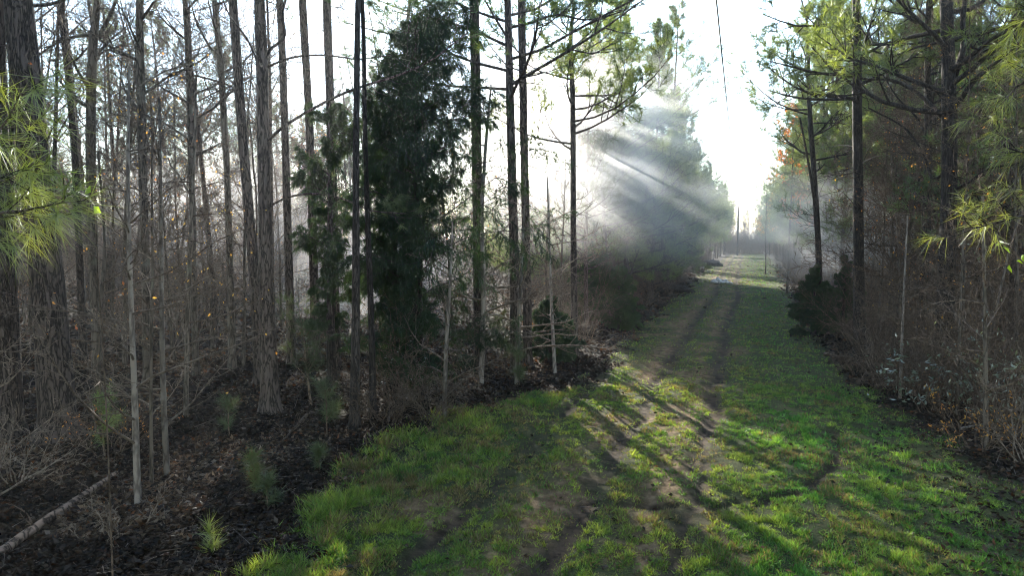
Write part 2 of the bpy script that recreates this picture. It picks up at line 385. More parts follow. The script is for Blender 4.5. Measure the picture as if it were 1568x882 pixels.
lmb = MB()
def litter_pass(n, zmin, zmax, size):
    x, y, d = scatter(n, zmin, zmax)
    g, dd, r, ins = masks(x, y)
    near_r = sstep(1.5, 4.0, x) * sstep(24, 10, y)
    keep = rng.random(n) < np.clip(1 - ins + 0.006 + 0.22 * near_r, 0, 1)
    x, y, d = x[keep], y[keep], d[keep]; k = len(x)
    D = unit(rng.normal(size=(k, 3)) * np.array([1, 1, .35]))
    s = size * (0.5 + rng.random(k)) * np.clip(d / 12, 1, 5)
    pal = np.array([[.10, .065, .04], [.16, .10, .06], [.22, .15, .10], [.06, .04, .03], [.30, .23, .17], [.24, .10, .04]])
    c = (0.2 + .55 * sstep(.35, .65, fbm(x * .8, y * .8, 77, 3)))[:, None] * pal[rng.choice(6, k, p=[.3, .22, .15, .2, .08, .05])] * (0.6 + .6 * rng.random((k, 1)))
    leafquads(lmb, np.stack([x, y, height(x, y) + 0.01 + 0.03 * rng.random(k)], 1), D, s, s * .55, c=c)
litter_pass(150000, 5.5, 20, 0.07)
litter_pass(70000, 18, 90, 0.07)
x, y, d = scatter(16000, 5.5, 40); g_, _, _, ins = masks(x, y); kp = rng.random(len(x)) < (1 - ins + .03); x, y = x[kp], y[kp]; k = len(x)
blades(lmb, np.stack([x, y, height(x, y) + .02], 1), unit(rng.normal(size=(k, 3)) * np.array([1, 1, .12])), .12 + .4 * rng.random(k) ** 2, .008 + .008 * rng.random(k), 0, c=np.array([.14, .11, .09]) * (.4 + rng.random((k, 1))))
tag(lmb.build("leaf_litter", M_LITTER, smooth=False), "dead brown leaves covering the forest floor", "leaf litter", kind="stuff")

# ------------------------------------------------------------ plant growth
UPV = Vector((0, 0, 1))
def rvec(s=1.0): return Vector((rnd.gauss(0, s), rnd.gauss(0, s), rnd.gauss(0, s)))
def grow(out, tips, p, d, L, r, lvl, cfg):
    n = cfg['seg'][lvl]; wig = cfg['wig'][lvl]; gv = cfg['grav'][lvl]
    pts = [p.copy()]; dirs = [d.copy()]; d = d.copy(); p = p.copy()
    for i in range(n):
        d = (d + rvec(wig) + UPV * (gv / n)).normalized()
        p = p + d * (L / n); pts.append(p.copy()); dirs.append(d.copy())
    rad = [max(cfg['rmin'], r * (1 - (1 - cfg['tap']) * i / n)) for i in range(n + 1)]
    out.append((pts, rad))
    if lvl >= cfg['max']:
        tips.append((pts[-1], dirs[-1]))
        if cfg.get('mid') and n >= 2: tips.append((pts[n // 2], dirs[n // 2]))
        return
    tips.append((pts[-1], dirs[-1]))
    nc = cfg['n'][lvl]; nc = max(1, int(nc * rnd.uniform(.7, 1.3)))
    for c in range(nc):
        t = cfg['t0'][lvl] + (1 - cfg['t0'][lvl]) * (c + rnd.random()) / nc
        f = t * n; i = min(int(f), n - 1); q = pts[i].lerp(pts[i + 1], f - i); dd = dirs[i + 1]
        ax = dd.cross(rvec()).normalized(); a = math.radians(cfg['ang'][lvl] + rnd.gauss(0, 9))
        if cfg.get('flat', 0) and lvl >= 1:
            ax = (ax * (1 - cfg['flat']) + UPV * cfg['flat'] * rnd.choice((-1, 1))).normalized()
        nd = Quaternion(ax, a) @ dd
        grow(out, tips, q, nd, L * cfg['len'][lvl] * (1 - 0.45 * t) * rnd.uniform(.7, 1.25), max(cfg['rmin'], rad[i] * cfg['rr']), lvl + 1, cfg)

def wobble_trunk(hgt, r, n=14, wob=0.02, lean=0.0, flare=1.5):
    pts = []; x = y = 0.0; vx = rnd.gauss(0, wob); vy = rnd.gauss(0, wob); rad = []
    for i in range(n + 1):
        t = i / n; pts.append(Vector((x + lean * hgt * t, y, t * hgt - 0.15)))
        rad.append(r * ((1 - t) ** 0.75 * 0.92 + 0.08) * (1 + (flare - 1) * max(0, 1 - t * hgt / 0.6) ** 2))
        vx += rnd.gauss(0, wob * .6); vy += rnd.gauss(0, wob * .6); x += vx * hgt / n; y += vy * hgt / n
    return pts, rad
def along(pts, rad, t):
    f = t * (len(pts) - 1); i = min(int(f), len(pts) - 2)
    return pts[i].lerp(pts[i + 1], f - i), rad[i] + (rad[i + 1] - rad[i]) * (f - i)

PINE = dict(seg=[5, 3, 2], wig=[.10, .15, .2], grav=[.45, .45, .4], rmin=.006, tap=.25, max=2, n=[9, 4], t0=[.3, .2], ang=[48, 45], len=[.42, .55], rr=.55, mid=False)
STARTS = []
def pine_crown(pts, rad, t0, t1, nb, blen, cfg=PINE, up=0.15, lower_dead=8, tdead=.2):
    limbs = []; tips = []; dead = []; STARTS.clear()
    for k in range(nb):
        t = t0 + (t1 - t0) * (k + rnd.random()) / nb
        p, r = along(pts, rad, t); a = rnd.uniform(0, 6.283)
        s = (t - t0) / (1 - t0)
        L = blen * (0.55 + 0.9 * math.sin(min(1, s * 1.25 + .15) * math.pi) ** .8) * (1 - .45 * s) * rnd.uniform(.65, 1.15)
        d = Vector((math.cos(a), math.sin(a), up + 0.9 * s ** 2 + rnd.gauss(0, .12))).normalized()
        STARTS.append(len(limbs)); grow(limbs, tips, p, d, L, min(r * .45, .02 + .014 * L), 0, cfg)
    tips.append((pts[-1], UPV))
    for k in range(lower_dead):
        p, r = along(pts, rad, rnd.uniform(tdead, t0 + .05)); a = rnd.uniform(0, 6.283)
        d = Vector((math.cos(a), math.sin(a), rnd.gauss(.1, .25))).normalized()
        grow(dead, [], p, d, rnd.uniform(.3, 1.0) * blen * .6, .014, 1, dict(cfg, grav=[0, 0, 0]))
    return limbs, tips, dead

def make_pine(label, hgt=16, r=.15, t0=.5, nb=34, blen=2.6, nt=15, tl=.24, tw=.019, cfg=PINE, mat=M_NEEDLE, lean=0, barkm=M_PINE, dead=9, name="pine_tree"):
    root = thing(name, label, "tree")
    pts, rad = wobble_trunk(hgt, r, lean=lean)
    mb = MB(); trunk_mesh(mb, [tuple(p) for p in pts], rad, 8, .5, .03, rnd.randint(0, 99)); mb.build("trunk", barkm, root)
    limbs, tips, dd = pine_crown(pts, rad, t0, .98, nb, blen, cfg, lower_dead=dead)
    mb = MB(); tubes(mb, limbs + dd, 4); mb.build("limbs", barkm, root)
    mb = MB(); tufts(mb, tips, nt, tl, tw, .8, .25); mb.build("crown", mat, root, smooth=False)
    return root

BARE = dict(seg=[6, 4, 3, 2], wig=[.13, .16, .2, .2], grav=[.35, .25, .15, .1], rmin=.0045, tap=.22, max=3, n=[6, 5, 4], t0=[.15, .15, .15], ang=[42, 44, 46], len=[.5, .55, .6], rr=.55)
def make_bare(label, hgt=14, r=.1, t0=.3, nb=16, blen=2.6, cfg=BARE, mat=M_GREY, tmat=M_TWIG, leaves=0, name="bare_tree", lmat=None, wob=.03, lsize=.07, up=.75, cat="tree", sides=8):
    root = thing(name, label, cat)
    pts, rad = wobble_trunk(hgt, r, wob=wob, flare=1.4)
    mb = MB(); trunk_mesh(mb, [tuple(p) for p in pts], rad, sides, .35, .03, rnd.randint(0, 99)); mb.build("trunk", mat, root)
    out = []; tips = []
    for k in range(nb):
        t = t0 + (.98 - t0) * (k + rnd.random()) / nb
        p, rr = along(pts, rad, t); a = rnd.uniform(0, 6.283)
        d = Vector((math.cos(a), math.sin(a), rnd.gauss(up, .25))).normalized()
        grow(out, tips, p, d, blen * (1.15 - .6 * t) * rnd.uniform(.6, 1.3), rr * .5, 0, cfg)
    mb = MB(); tubes(mb, out, 3); mb.build("branches", tmat, root)
    if leaves:
        mb = MB(); sel = rnd.sample(tips, min(leaves, len(tips)))
        P = np.array([tuple(s[0]) for s in sel]); n = len(P)
        leafquads(mb, P, unit(rng.normal(size=(n, 3)) + np.array([0, 0, -.8])), lsize * (.6 + .8 * rng.random(n)), lsize * .6)
        mb.build("leaves", lmat or M_LEAFA, root, smooth=False)
    return root

TOP = {}
# prototypes (built out of the picture range first, then moved to their first place)
# --- keyed trees traced at their own distance ---------------------------------
def px_trunk(rows, base_v=None, depth=None):
    """rows of (u, v, width px) from top to base -> world polyline base first, radii"""
    rows = sorted(rows, key=lambda r: -r[1])
    b = on_ground(rows[0][0], rows[0][1]) if depth is None else None
    d = depth_of(b) if depth is None else depth
    pts = [at_depth(u, v, d) for u, v, w in rows]; rad = [w / 2 / F * d for u, v, w in rows]
    return pts, rad, d
def hero_tree(name, label, rows, limbs=(), kind='pine', hgt=16, mat=M_PINE, crown_t=.55, nb=22, blen=2.4, depth=None, group=None, sides=20, twigs=10, ring=.07, cell=.07, rough=.05, needles=M_NEEDLE, tuft_ends=()):
    pts, rad, d = px_trunk(rows, depth=depth)
    base = pts[0].copy(); base[2] = H(base[0], base[1])
    # extend to the full height
    top = pts[-1]; dirv = top - pts[max(0, len(pts) - 3)]; dirv = dirv / abs(dirv[2])
    z = top[2]; n = 4
    if z < hgt:
        r_end = rad[-1]
        for i in range(1, n + 1):
            f = i / n; pts.append(top + dirv * (hgt - z) * f * (1, 1, 1)[0] + np.array([rnd.gauss(0, .08), rnd.gauss(0, .08), 0])); rad.append(r_end * (1 - .85 * f))
    P = [tuple(np.array(p) - base) for p in pts]
    P[0] = (P[0][0], P[0][1], -0.15)
    root = thing(name, label, "tree", tuple(base), group)
    dx = np.linalg.norm(np.array(P[0]))
    P2, R2 = resample(P, rad, max(20, int(hgt / .15)))
    zz = P2[:, 2]; R2 = R2 * (1 + .35 * np.clip(1 - zz / .45, 0, 1) ** 2)
    mb = MB(); trunk_mesh(mb, P2, R2, sides, ring, rough, rnd.randint(0, 999), cell); mb.build("trunk", mat, root)
    Pv = [Vector(p) for p in P2]; Rv = list(R2)
    lm = []; tips = []
    for lb in limbs:        # px polylines with width and depth offset
        q = [Vector(at_depth(u, v, d + dz) - base) for u, v, w, dz in lb]; r = [w * .85 / 2 / F * d for _, _, w, _ in lb]
        q2, r2 = resample([tuple(a) for a in q], r, 14)
        n0 = len(lm); lm.append(([Vector(a) for a in q2], list(r2)))
        for i in range(3, 14, 1):
            if rnd.random() < .8:
                dd = (Vector(q2[i]) - Vector(q2[i - 1])).normalized()
                nd = (Quaternion(dd.cross(rvec()).normalized(), math.radians(rnd.uniform(35, 65))) @ dd)
                grow(lm, tips, Vector(q2[i]), nd, rnd.uniform(.3, .9), .006, 2 if kind == 'pine' else 1, PINE if kind == 'pine' else BARE)
        mbl = MB(); own = lm[n0:]; lm = lm[:n0]; tubes(mbl, own[:1], 8); tubes(mbl, own[1:], 3); mbl.build('limb', mat, root)
    limb_tips = tips if kind == 'bare' else ([t for t in tips if rnd.random() < .12])
    ct = []
    if kind == 'pine':
        l2, ct, dd = pine_crown(Pv, Rv, crown_t, .98, nb, blen, lower_dead=twigs, tdead=.12)
        if nb < 20:
            for a_, b_ in zip(STARTS, STARTS[1:] + [len(l2)]):
                mbl = MB(); tubes(mbl, l2[a_:b_], 4); mbl.build('limb', mat, root)
            l2 = []; dd = []
        lm += l2 + dd
    else:
        for k in range(nb):
            t = crown_t + (.97 - crown_t) * (k + rnd.random()) / nb
            p, rr = along(Pv, Rv, t); a = rnd.uniform(0, 6.283)
            grow(lm, tips, p, Vector((math.cos(a), math.sin(a), rnd.gauss(.7, .3))).normalized(), blen * (1.15 - .6 * t) * rnd.uniform(.6, 1.2), rr * .45, 0, BARE)
        for k in range(twigs):
            p, rr = along(Pv, Rv, rnd.uniform(.08, crown_t)); a = rnd.uniform(0, 6.283)
            grow(lm, tips, p, Vector((math.cos(a), math.sin(a), rnd.gauss(.4, .3))).normalized(), rnd.uniform(.4, 1.2), .008, 1, BARE)
    if lm:
        mb = MB(); tubes(mb, [l for l in lm if l[1][0] > .012], 7); tubes(mb, [l for l in lm if l[1][0] <= .012], 3); mb.build("limbs" if kind == 'pine' else "branches", mat, root)
    for (u, v, s, n) in tuft_ends:
        c = at_depth(u, v, d) - base
        for i in range(n): limb_tips.append((Vector(c) + rvec(s), rvec()))
    if kind == 'pine':
        mb = MB(); tufts(mb, ct, 24, .24, .018, .8, .25); 
        if limb_tips: tufts(mb, limb_tips, 40, .17, .007, .8, .12)
        mb.build("crown", needles, root, smooth=False)
    return root

hero_tree("pine_tree", "thick rugged grey pine trunk near the left edge of the photo", [(26, -20, 36), (38, 100, 40), (62, 330, 44), (78, 500, 46), (88, 640, 52), (90, 672, 58)],
          limbs=[[(30, 8, 8, 0), (75, 6, 6, .3), (105, -4, 5, .5)], [(30, 62, 3, 0), (0, 70, 3, -.2), (-20, 66, 2, -.4)]], hgt=17, sides=36, ring=.04, cell=.045, rough=.045)
hero_tree("pine_tree", "dark pine trunk cut off by the left edge of the photo", [(-10, -20, 28), (-6, 200, 30), (4, 400, 34), (12, 600, 38), (14, 668, 42)], hgt=16, sides=28, ring=.05, cell=.045, rough=.045)
hero_tree("pine_tree", "tall straight grey pine with long bent limbs reaching over to the cedar",
          [(397, -10, 15), (401, 100, 17), (403, 210, 18), (406, 330, 19), (408, 450, 22), (412, 560, 27), (414, 632, 32)],
          limbs=[[(408, 216, 6, 0), (440, 190, 5.5, -.2), (490, 160, 5, -.3), (545, 135, 4.5, -.4), (600, 118, 4, -.5), (650, 98, 3, -.6), (715, 50, 2, -.7)],
                 [(406, 103, 4.5, 0), (450, 87, 4, -.2), (500, 84, 3.5, -.3), (545, 90, 2.5, -.4), (600, 84, 1.5, -.5)],
                 [(405, 96, 6, 0), (412, 78, 5.5, 0), (436, 55, 5, .1), (432, 25, 4.5, .1), (440, -10, 4, .2)],
                 [(412, 316, 4.5, 0), (440, 302, 4, -.2), (490, 297, 4, -.3), (530, 306, 3.5, -.4), (560, 320, 3, -.4), (620, 327, 2, -.5)],
                 [(396, 100, 4, 0), (380, 62, 3.5, .2), (350, 20, 3, .3), (335, -20, 2.5, .4)]],
          hgt=17, sides=30, ring=.05, cell=.04, rough=.04, crown_t=.62, tuft_ends=[(612, 312, .10, 16), (590, 318, .1, 8), (640, 316, .08, 6)])
hero_tree("pine_tree", "slim leaning trunk just left of the tall straight pine", [(356, -5, 13), (371, 200, 14), (383, 350, 15), (393, 470, 17), (399, 590, 20)], hgt=16, sides=18, crown_t=.62)
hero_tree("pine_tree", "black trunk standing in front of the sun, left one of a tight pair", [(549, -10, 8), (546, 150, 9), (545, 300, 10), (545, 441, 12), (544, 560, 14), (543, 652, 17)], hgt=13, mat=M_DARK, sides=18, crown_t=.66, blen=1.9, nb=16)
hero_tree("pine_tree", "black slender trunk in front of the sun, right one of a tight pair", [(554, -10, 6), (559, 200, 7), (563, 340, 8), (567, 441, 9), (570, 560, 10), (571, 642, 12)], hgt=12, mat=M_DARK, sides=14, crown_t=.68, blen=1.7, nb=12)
hero_tree("pine_tree", "straight thin trunk right of the tall grey pine, hazy behind it", [(428, -5, 10), (436, 200, 11), (442, 400, 12), (447, 560, 14)], hgt=18, crown_t=.75, sides=12, ring=.12)
hero_tree("pine_tree", "thin hazy trunk midway between the grey pine and the black pair", [(463, -5, 11), (474, 200, 12), (480, 400, 13), (484, 556, 15)], hgt=18, crown_t=.72, sides=12, ring=.12)
hero_tree("pine_tree", "hazy brown trunk close left of the black pair of trunks", [(500, -5, 12), (507, 200, 13), (511, 400, 14), (514, 566, 16)], hgt=18, crown_t=.72, sides=12, ring=.12)
hero_tree("pine_tree", "tall trunk fading into the bright mist right of the cedar top", [(726, -5, 14), (728, 130, 15), (732, 350, 16), (735, 560, 19)], hgt=20, crown_t=.7, sides=14, ring=.12)
hero_tree("pine_tree", "dark pole-straight pine whose needled boughs hang over the bright smoke", [(777, -5, 10), (782, 200, 13), (787, 380, 14), (790, 572, 17)],
          limbs=[[(780, 42, 6, 0), (810, 35, 5, -.3), (850, 22, 4, -.6), (900, 30, 3, -1), (950, 18, 2, -1.3)], [(779, 60, 5, 0), (760, 30, 4, .3), (740, -5, 3, .5)]],
          hgt=17, crown_t=.40, blen=3.6, nb=34, sides=14, ring=.1, tuft_ends=[(880, 18, .45, 60), (930, 22, .35, 40), (830, 40, .35, 20)])
hero_tree("pine_tree", "pine trunk doubled up close behind the pole-straight pine", [(799, -5, 12), (802, 200, 12), (806, 400, 13), (808, 556, 15)], hgt=18, crown_t=.6, sides=12, ring=.12)
hero_tree("pine_tree", "narrow purple-grey trunk at the front of the smoke on the left verge", [(875, 40, 6), (877, 150, 8), (878, 350, 9), (880, 545, 12)], hgt=12, crown_t=.50, sides=12, ring=.1, blen=2.6, nb=26)
hero_tree("bare_tree", "dark upright bare trunk left of the leaning slim trunk", [(214, -5, 11), (218, 230, 12), (223, 430, 12), (226, 590, 14)], kind='bare', mat=M_GREY, hgt=14, crown_t=.4, nb=16, sides=14, ring=.1, twigs=14,
          limbs=[[(218, 130, 4, 0), (250, 110, 3, .3), (300, 95, 2, .5)], [(217, 95, 3, 0), (195, 40, 2.5, -.3), (183, -5, 2, -.5)]])
hero_tree("bare_tree", "pale smooth forked trunk between the rugged pine and dark upright trunk", [(150, -5, 9), (143, 60, 12), (139, 200, 14), (143, 400, 13), (150, 560, 15)], kind='bare', mat=M_GREY, hgt=15, crown_t=.4, nb=16, sides=14, ring=.1,
          limbs=[[(146, 60, 8, 0), (160, 40, 7, .2), (180, -5, 5, .3)], [(146, 55, 6, 0), (138, 20, 5, .2), (134, -10, 4, .3)]])
hero_tree("bare_tree", "reddish narrow trunk seen just right of the rugged left pine", [(95, 5, 8), (105, 120, 9), (113, 210, 10), (122, 400, 10), (128, 552, 12)], kind='bare', mat=M_PINE, hgt=15, crown_t=.55, nb=12, sides=12, ring=.12)
hero_tree("bare_tree", "thin crooked trunk with a few yellow leaves near its middle", [(283, -5, 8), (290, 150, 8), (294, 300, 9), (297, 450, 9), (300, 575, 11)], kind='bare', mat=M_GREY, hgt=13, crown_t=.35, nb=16, sides=12, ring=.12)
hero_tree("bare_tree", "slender curved trunk left of the leaning slim trunk", [(328, -5, 8), (338, 100, 9), (346, 230, 9), (352, 400, 10), (356, 565, 12)], kind='bare', mat=M_GREY, hgt=14, crown_t=.45, nb=14, sides=12, ring=.12)
hero_tree("pine_tree", "big dark forked pine on the right with heavy limbs both ways", [(1449, -10, 17), (1452, 100, 18), (1453, 180, 20), (1453, 300, 21), (1449, 420, 24), (1446, 520, 26), (1444, 600, 32)],
          limbs=[[(1454, 148, 13, 0), (1463, 112, 11, 0), (1475, 75, 10, 0), (1474, 30, 9, 0), (1480, -15, 8, 0)],
                 [(1453, 176, 9, 0), (1472, 150, 9, -.3), (1495, 120, 8, -.6), (1525, 95, 6, -.9), (1568, 60, 4, -1.2)],
                 [(1450, 185, 9, 0), (1432, 168, 8, .2), (1405, 142, 7, .4), (1365, 122, 6, .7), (1320, 120, 4, 1.0), (1275, 95, 3, 1.3)],
                 [(1449, 262, 5, 0), (1430, 275, 5, .2), (1420, 250, 4, .4), (1390, 200, 4, .6), (1330, 165, 3, 1)],
                 [(1452, 295, 5, 0), (1485, 278, 5, -.3), (1510, 260, 4, -.5), (1560, 250, 3, -.8)],
                 [(1452, 62, 5, 0), (1410, 70, 4, .3), (1350, 92, 3, .8), (1310, 98, 2, 1)]],
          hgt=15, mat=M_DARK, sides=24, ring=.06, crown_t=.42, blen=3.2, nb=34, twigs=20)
hero_tree("pine_tree", "straight dark pine rising from brush at the right verge bend", [(1311, -10, 12), (1313, 200, 14), (1315, 400, 15), (1317, 552, 19)], hgt=16, mat=M_DARK, sides=14, ring=.1, crown_t=.45, blen=3.0, nb=30, twigs=22)
hero_tree("pine_tree", "crooked thinner pine immediately left of the big forked pine", [(1424, -10, 8), (1421, 150, 10), (1420, 300, 12), (1414, 420, 14), (1411, 560, 16)], hgt=14, mat=M_DARK, sides=14, ring=.1, crown_t=.5, twigs=20,
          limbs=[[(1420, 210, 5, 0), (1400, 175, 4, .3), (1375, 150, 3, .5), (1350, 110, 2, .7)]])
hero_tree("pine_tree", "thin reddish pole of a pine behind and right of the forked pine", [(1500, -10, 6), (1499, 200, 7), (1498, 400, 8), (1497, 545, 9)], hgt=15, sides=10, ring=.12, crown_t=.6)
hero_tree("pine_tree", "leaning double-stemmed young pine in the smoke at the right verge", [(1238, 120, 6), (1246, 260, 8), (1253, 380, 9), (1256, 512, 12)], hgt=13, mat=M_DARK, sides=10, ring=.12, crown_t=.45, blen=2.6, nb=26,
          limbs=[[(1250, 330, 5, 0), (1238, 250, 4, -.2), (1225, 180, 3, -.2)]])

# --- cedars --------------------------------------------------------------------
CEDAR = dict(seg=[5, 4, 3], wig=[.10, .14, .2], grav=[-.1, -.55, -1.1], rmin=.004, tap=.25, max=2, n=[12, 7], t0=[.12, .1], ang=[46, 48], len=[.42, .5], rr=.5, mid=True)
def make_cedar(label, hgt, rad_c, loc, nb=60, t0=.12, nt=34, tl=.07, tw=.012, bare_low=True, mat=M_CEDAR, group=None, name="cedar_tree", shape=1.0, prof=None):
    root = thing(name, label, "tree", loc, group)
    pts, rad = wobble_trunk(hgt, .035 + hgt * .012, wob=.01)
    mb = MB(); trunk_mesh(mb, [tuple(p) for p in pts], rad, 12, .15, .05, 4); mb.build("trunk", M_DARK, root)
    out = []; tips = []
    for k in range(nb):
        t = t0 + (.98 - t0) * (k + rnd.random()) / nb
        p, r = along(pts, rad, t); a = rnd.uniform(0, 6.283); s = (t - t0) / (1 - t0)
        L = rad_c * (0.35 + .65 * math.sin(math.pi * min(1, s * .75 + .28))) * (1 - .55 * s * shape) * rnd.uniform(.6, 1.15)
        if prof: L = rad_c * float(np.interp(s, prof[0], prof[1])) * rnd.choice((.45, .75, 1, 1.3)) * (1 + .3 * math.cos(a - prof[2]))
        grow(out, tips, p, Vector((math.cos(a), math.sin(a), .35 + .6 * s)).normalized(), L, min(r * .4, .02), 0, CEDAR)
    mb = MB(); tubes(mb, out, 3); mb.build("limbs", M_DARK, root)
    # foliage along every fine twig
    fol = []
    for q, r in out:
        if len(q) in (4, 5):
            for i in range(1, len(q)): fol.append((q[i], (q[i] - q[i - 1]).normalized()))
    mb = MB(); tufts(mb, fol, nt, tl, tw, .75, .12, droop=.25); mb.build("crown", mat, root, smooth=False)
    return root
def gpos(u, v):
    p = on_ground(u, v); return (float(p[0]), float(p[1]), H(p[0], p[1]))
make_cedar("big dark shaggy cedar in the centre left, right of the black trunks", 8.3, 2.05, gpos(640, 606), nb=125, t0=.06, nt=8, tl=.125, tw=.010, prof=([0, .3, .6, .75, .9, 1], [.8, .95, 1, .95, .65, .2], .2))
make_cedar("narrow ragged cedar close behind the black pair of trunks", 6.6, 1.05, gpos(508, 590), nb=50, t0=.2, nt=7, tl=.12, tw=.010, prof=([0, .5, .9, 1], [.8, 1, .7, .2], 1.0))
make_cedar("ragged cedar filling the gap between the black trunks and the big cedar", 7.4, 1.1, gpos(606, 594), nb=54, t0=.18, nt=7, tl=.13, tw=.010, prof=([0, .4, .8, .93, 1], [.8, 1, .9, .5, .2], 1.5))
make_cedar("rounded grey-green cedar bush at the bend of the left verge", 2.5, 1.15, gpos(948, 504), nb=40, t0=.04, nt=9, tl=.10, tw=.022, mat=M_CEDAR, name="cedar_bush", shape=.5)
make_cedar("cedar behind the rounded bush, half lost in smoke", 4.2, 1.5, gpos(905, 500), nb=44, t0=.1, nt=8, tl=.11, tw=.024)
make_cedar("small dark conifer standing alone at the right verge", 2.6, 1.05, gpos(1245, 514), nb=36, t0=.06, nt=9, tl=.10, tw=.022)
make_cedar("low dark cedar on the left verge between bare saplings", 2.0, 1.1, gpos(842, 552), nb=34, t0=.05, nt=10, tl=.09, tw=.018)
make_cedar("dark conifer among the brush behind the lone small conifer", 3.0, .9, gpos(1290, 508), nb=30, t0=.1, nt=8, tl=.10, tw=.022)

# --- prototypes of the many trees, each moved to its first place and then copied -----
pines = [make_pine("", 17, .15, .46, 36, 2.7), make_pine("", 15, .13, .38, 36, 2.5), make_pine("", 18, .17, .55, 34, 2.9), make_pine("", 13, .11, .22, 42, 2.3, lean=.01)]
bares = [make_bare("", 14, .065, .22, 30, 3.1), make_bare("", 12, .05, .15, 32, 2.9, wob=.05), make_bare("", 15, .08, .35, 26, 3.6, mat=M_PALE),
         make_bare("", 9, .04, .12, 26, 2.2, wob=.06, leaves=160), make_bare("", 16, .09, .4, 24, 3.6, mat=M_PINE)]
first = {}
def place(protos, k, loc, rz, sc, label, group, tilt=(0, 0)):
    p = protos[k]
    if id(p) not in first:
        first[id(p)] = 1; p.location = loc; p.rotation_euler = (tilt[0], tilt[1], rz); p.scale = (sc, sc, sc) if not hasattr(sc, '__len__') else sc
        p["label"] = label; p["group"] = group; return p
    return dup(p, loc, rz, sc, label, group, tilt)
spots = []
# open lanes towards the sun, where the photo shows light falling between the trees
LANES = []      # (x, y, half width, clear bare trees too)
for (u, v, d, hw) in [(770, 200, 27, 1.2), (820, 250, 24, 1.4), (880, 250, 24, 1.3), (940, 250, 26, 1.0), (1000, 250, 30, .9), (320, 320, 27, .8), (1225, 350, 31, 1.0),
                      (40, 260, 3.5, 1.6), (1540, 250, 4.8, 1.8), (1120, 425, 56, 2.2), (1130, 405, 85, 2.5), (1400, 200, 22, 1.8), (1290, 250, 26, 1.0)]:
    q = at_depth(u, v, d); LANES.append((q[0], q[1], hw))
for (u, v, hw) in [(558, 720, .3), (558, 840, .35), (850, 780, .35), (1000, 830, .25), (1110, 500, .5), (1090, 465, .7), (1200, 540, .35), (1270, 850, .3), (1160, 450, .9)]:
    q = on_ground(u, v); LANES.append((q[0], q[1], hw))
SH = np.array([SUNDIR[0], SUNDIR[1]]); SH = SH / np.linalg.norm(SH)
def in_lane(x, y, k=1.0, pad=0.0):
    for i, (a, b, hw) in enumerate(LANES):
        s = (x - a) * SH[0] + (y - b) * SH[1]; t = abs((x - a) * SH[1] - (y - b) * SH[0])
        if 2 < s < 38 and t < hw * k + (pad if i < 5 else 0): return True
    return False
def free(x, y, m):
    for a, b in spots:
        if (a - x) ** 2 + (b - y) ** 2 < m * m: return False
    spots.append((x, y)); return True
def inview(x, y, margin=2.0):
    d = x * FH[0] + y * FH[1]; l = x * RIGHT[0] + y * RIGHT[1]
    return d > 1 and abs(l) < d * (CX / F) * 1.0 + margin

# pine walls along both edges of the track
def wall_pines(side, y0, y1, step, off, jit, group, label, ks):
    y = y0
    while y < y1:
        e = float(ledge(y)) if side < 0 else float(redge(y))
        x = e + side * (off + rnd.random() * jit)
        if not in_lane(x, y, 1, 1.1) and free(x, y, 1.0):
            s = rnd.uniform(.8, 1.05)
            place(pines, rnd.choice(ks), (x, y, H(x, y)), rnd.uniform(0, 6.28), (s * .95, s * .95, s), label, group, (rnd.gauss(0, .02), rnd.gauss(0, .02)))
        y += step * rnd.uniform(.7, 1.3) * (1 + (y - y0) / 150)
dense = [make_pine("", 15, .13, .10, 74, 2.5, nt=17, dead=0), make_pine("", 13, .12, .06, 76, 2.3, nt=17, dead=0)]
for (u, v, k, s_, lb) in [(972, 478, 0, 1.12, "tall full pine rising above the cedar bush into the sky gap"), (1008, 458, 1, 1.22, "full pine just past the cedar bush on the left verge"),
                  (1030, 446, 0, 1.1, "full pine beside the nearer black brush heap"), (1050, 434, 1, 1.15, "full pine just past the nearer black brush heap")]:
    q = gpos(u - 12, v); spots.append((q[0], q[1])); place(dense, k, q, rnd.uniform(0, 6.28), s_, lb, "full pines massed along the left verge")
for k in range(40):
    d = rnd.uniform(36, 75); u = rnd.uniform(800, 1010); l = (u - CX) / F * d; x = FH[0] * d + RIGHT[0] * l; y = FH[1] * d + RIGHT[1] * l
    if x < ledge(y) - 1.5 and free(x, y, 1.8) and not in_lane(x, y, .5): place(dense, k % 2, (x, y, H(x, y)), rnd.uniform(0, 6.28), rnd.uniform(.8, 1.05), "full needled pine deep in the woods behind the smoke", "full pines behind the smoke")
for k in range(30):
    d = rnd.uniform(48, 80); u = rnd.uniform(775, 930); l = (u - CX) / F * d; x = FH[0] * d + RIGHT[0] * l; y = FH[1] * d + RIGHT[1] * l
    if x < ledge(y) - 1.5 and free(x, y, 1.8): place(dense, k % 2, (x, y, H(x, y)), rnd.uniform(0, 6.28), rnd.uniform(.9, 1.2), "full needled pine deep in the woods behind the smoke", "full pines behind the smoke")
wall_pines(-1, 25, 160, 1.9, .9, 1.4, "pines lining the left edge of the track", "tall green pine in the row along the left edge of the track", (0, 1, 3, 3))
wall_pines(-1, 23, 150, 3.0, 3.2, 3.5, "pines lining the left edge of the track", "tall green pine in the row along the left edge of the track", (0, 1, 2, 3))
wall_pines(1, 30, 165, 2.1, .6, 1.3, "pines lining the right edge of the track", "tall green pine in the row along the right edge of the track", (0, 1, 3, 3))
wall_pines(1, 19, 150, 3.2, 2.8, 4.0, "pines lining the right edge of the track", "tall green pine in the row along the right edge of the track", (0, 1, 2, 3))
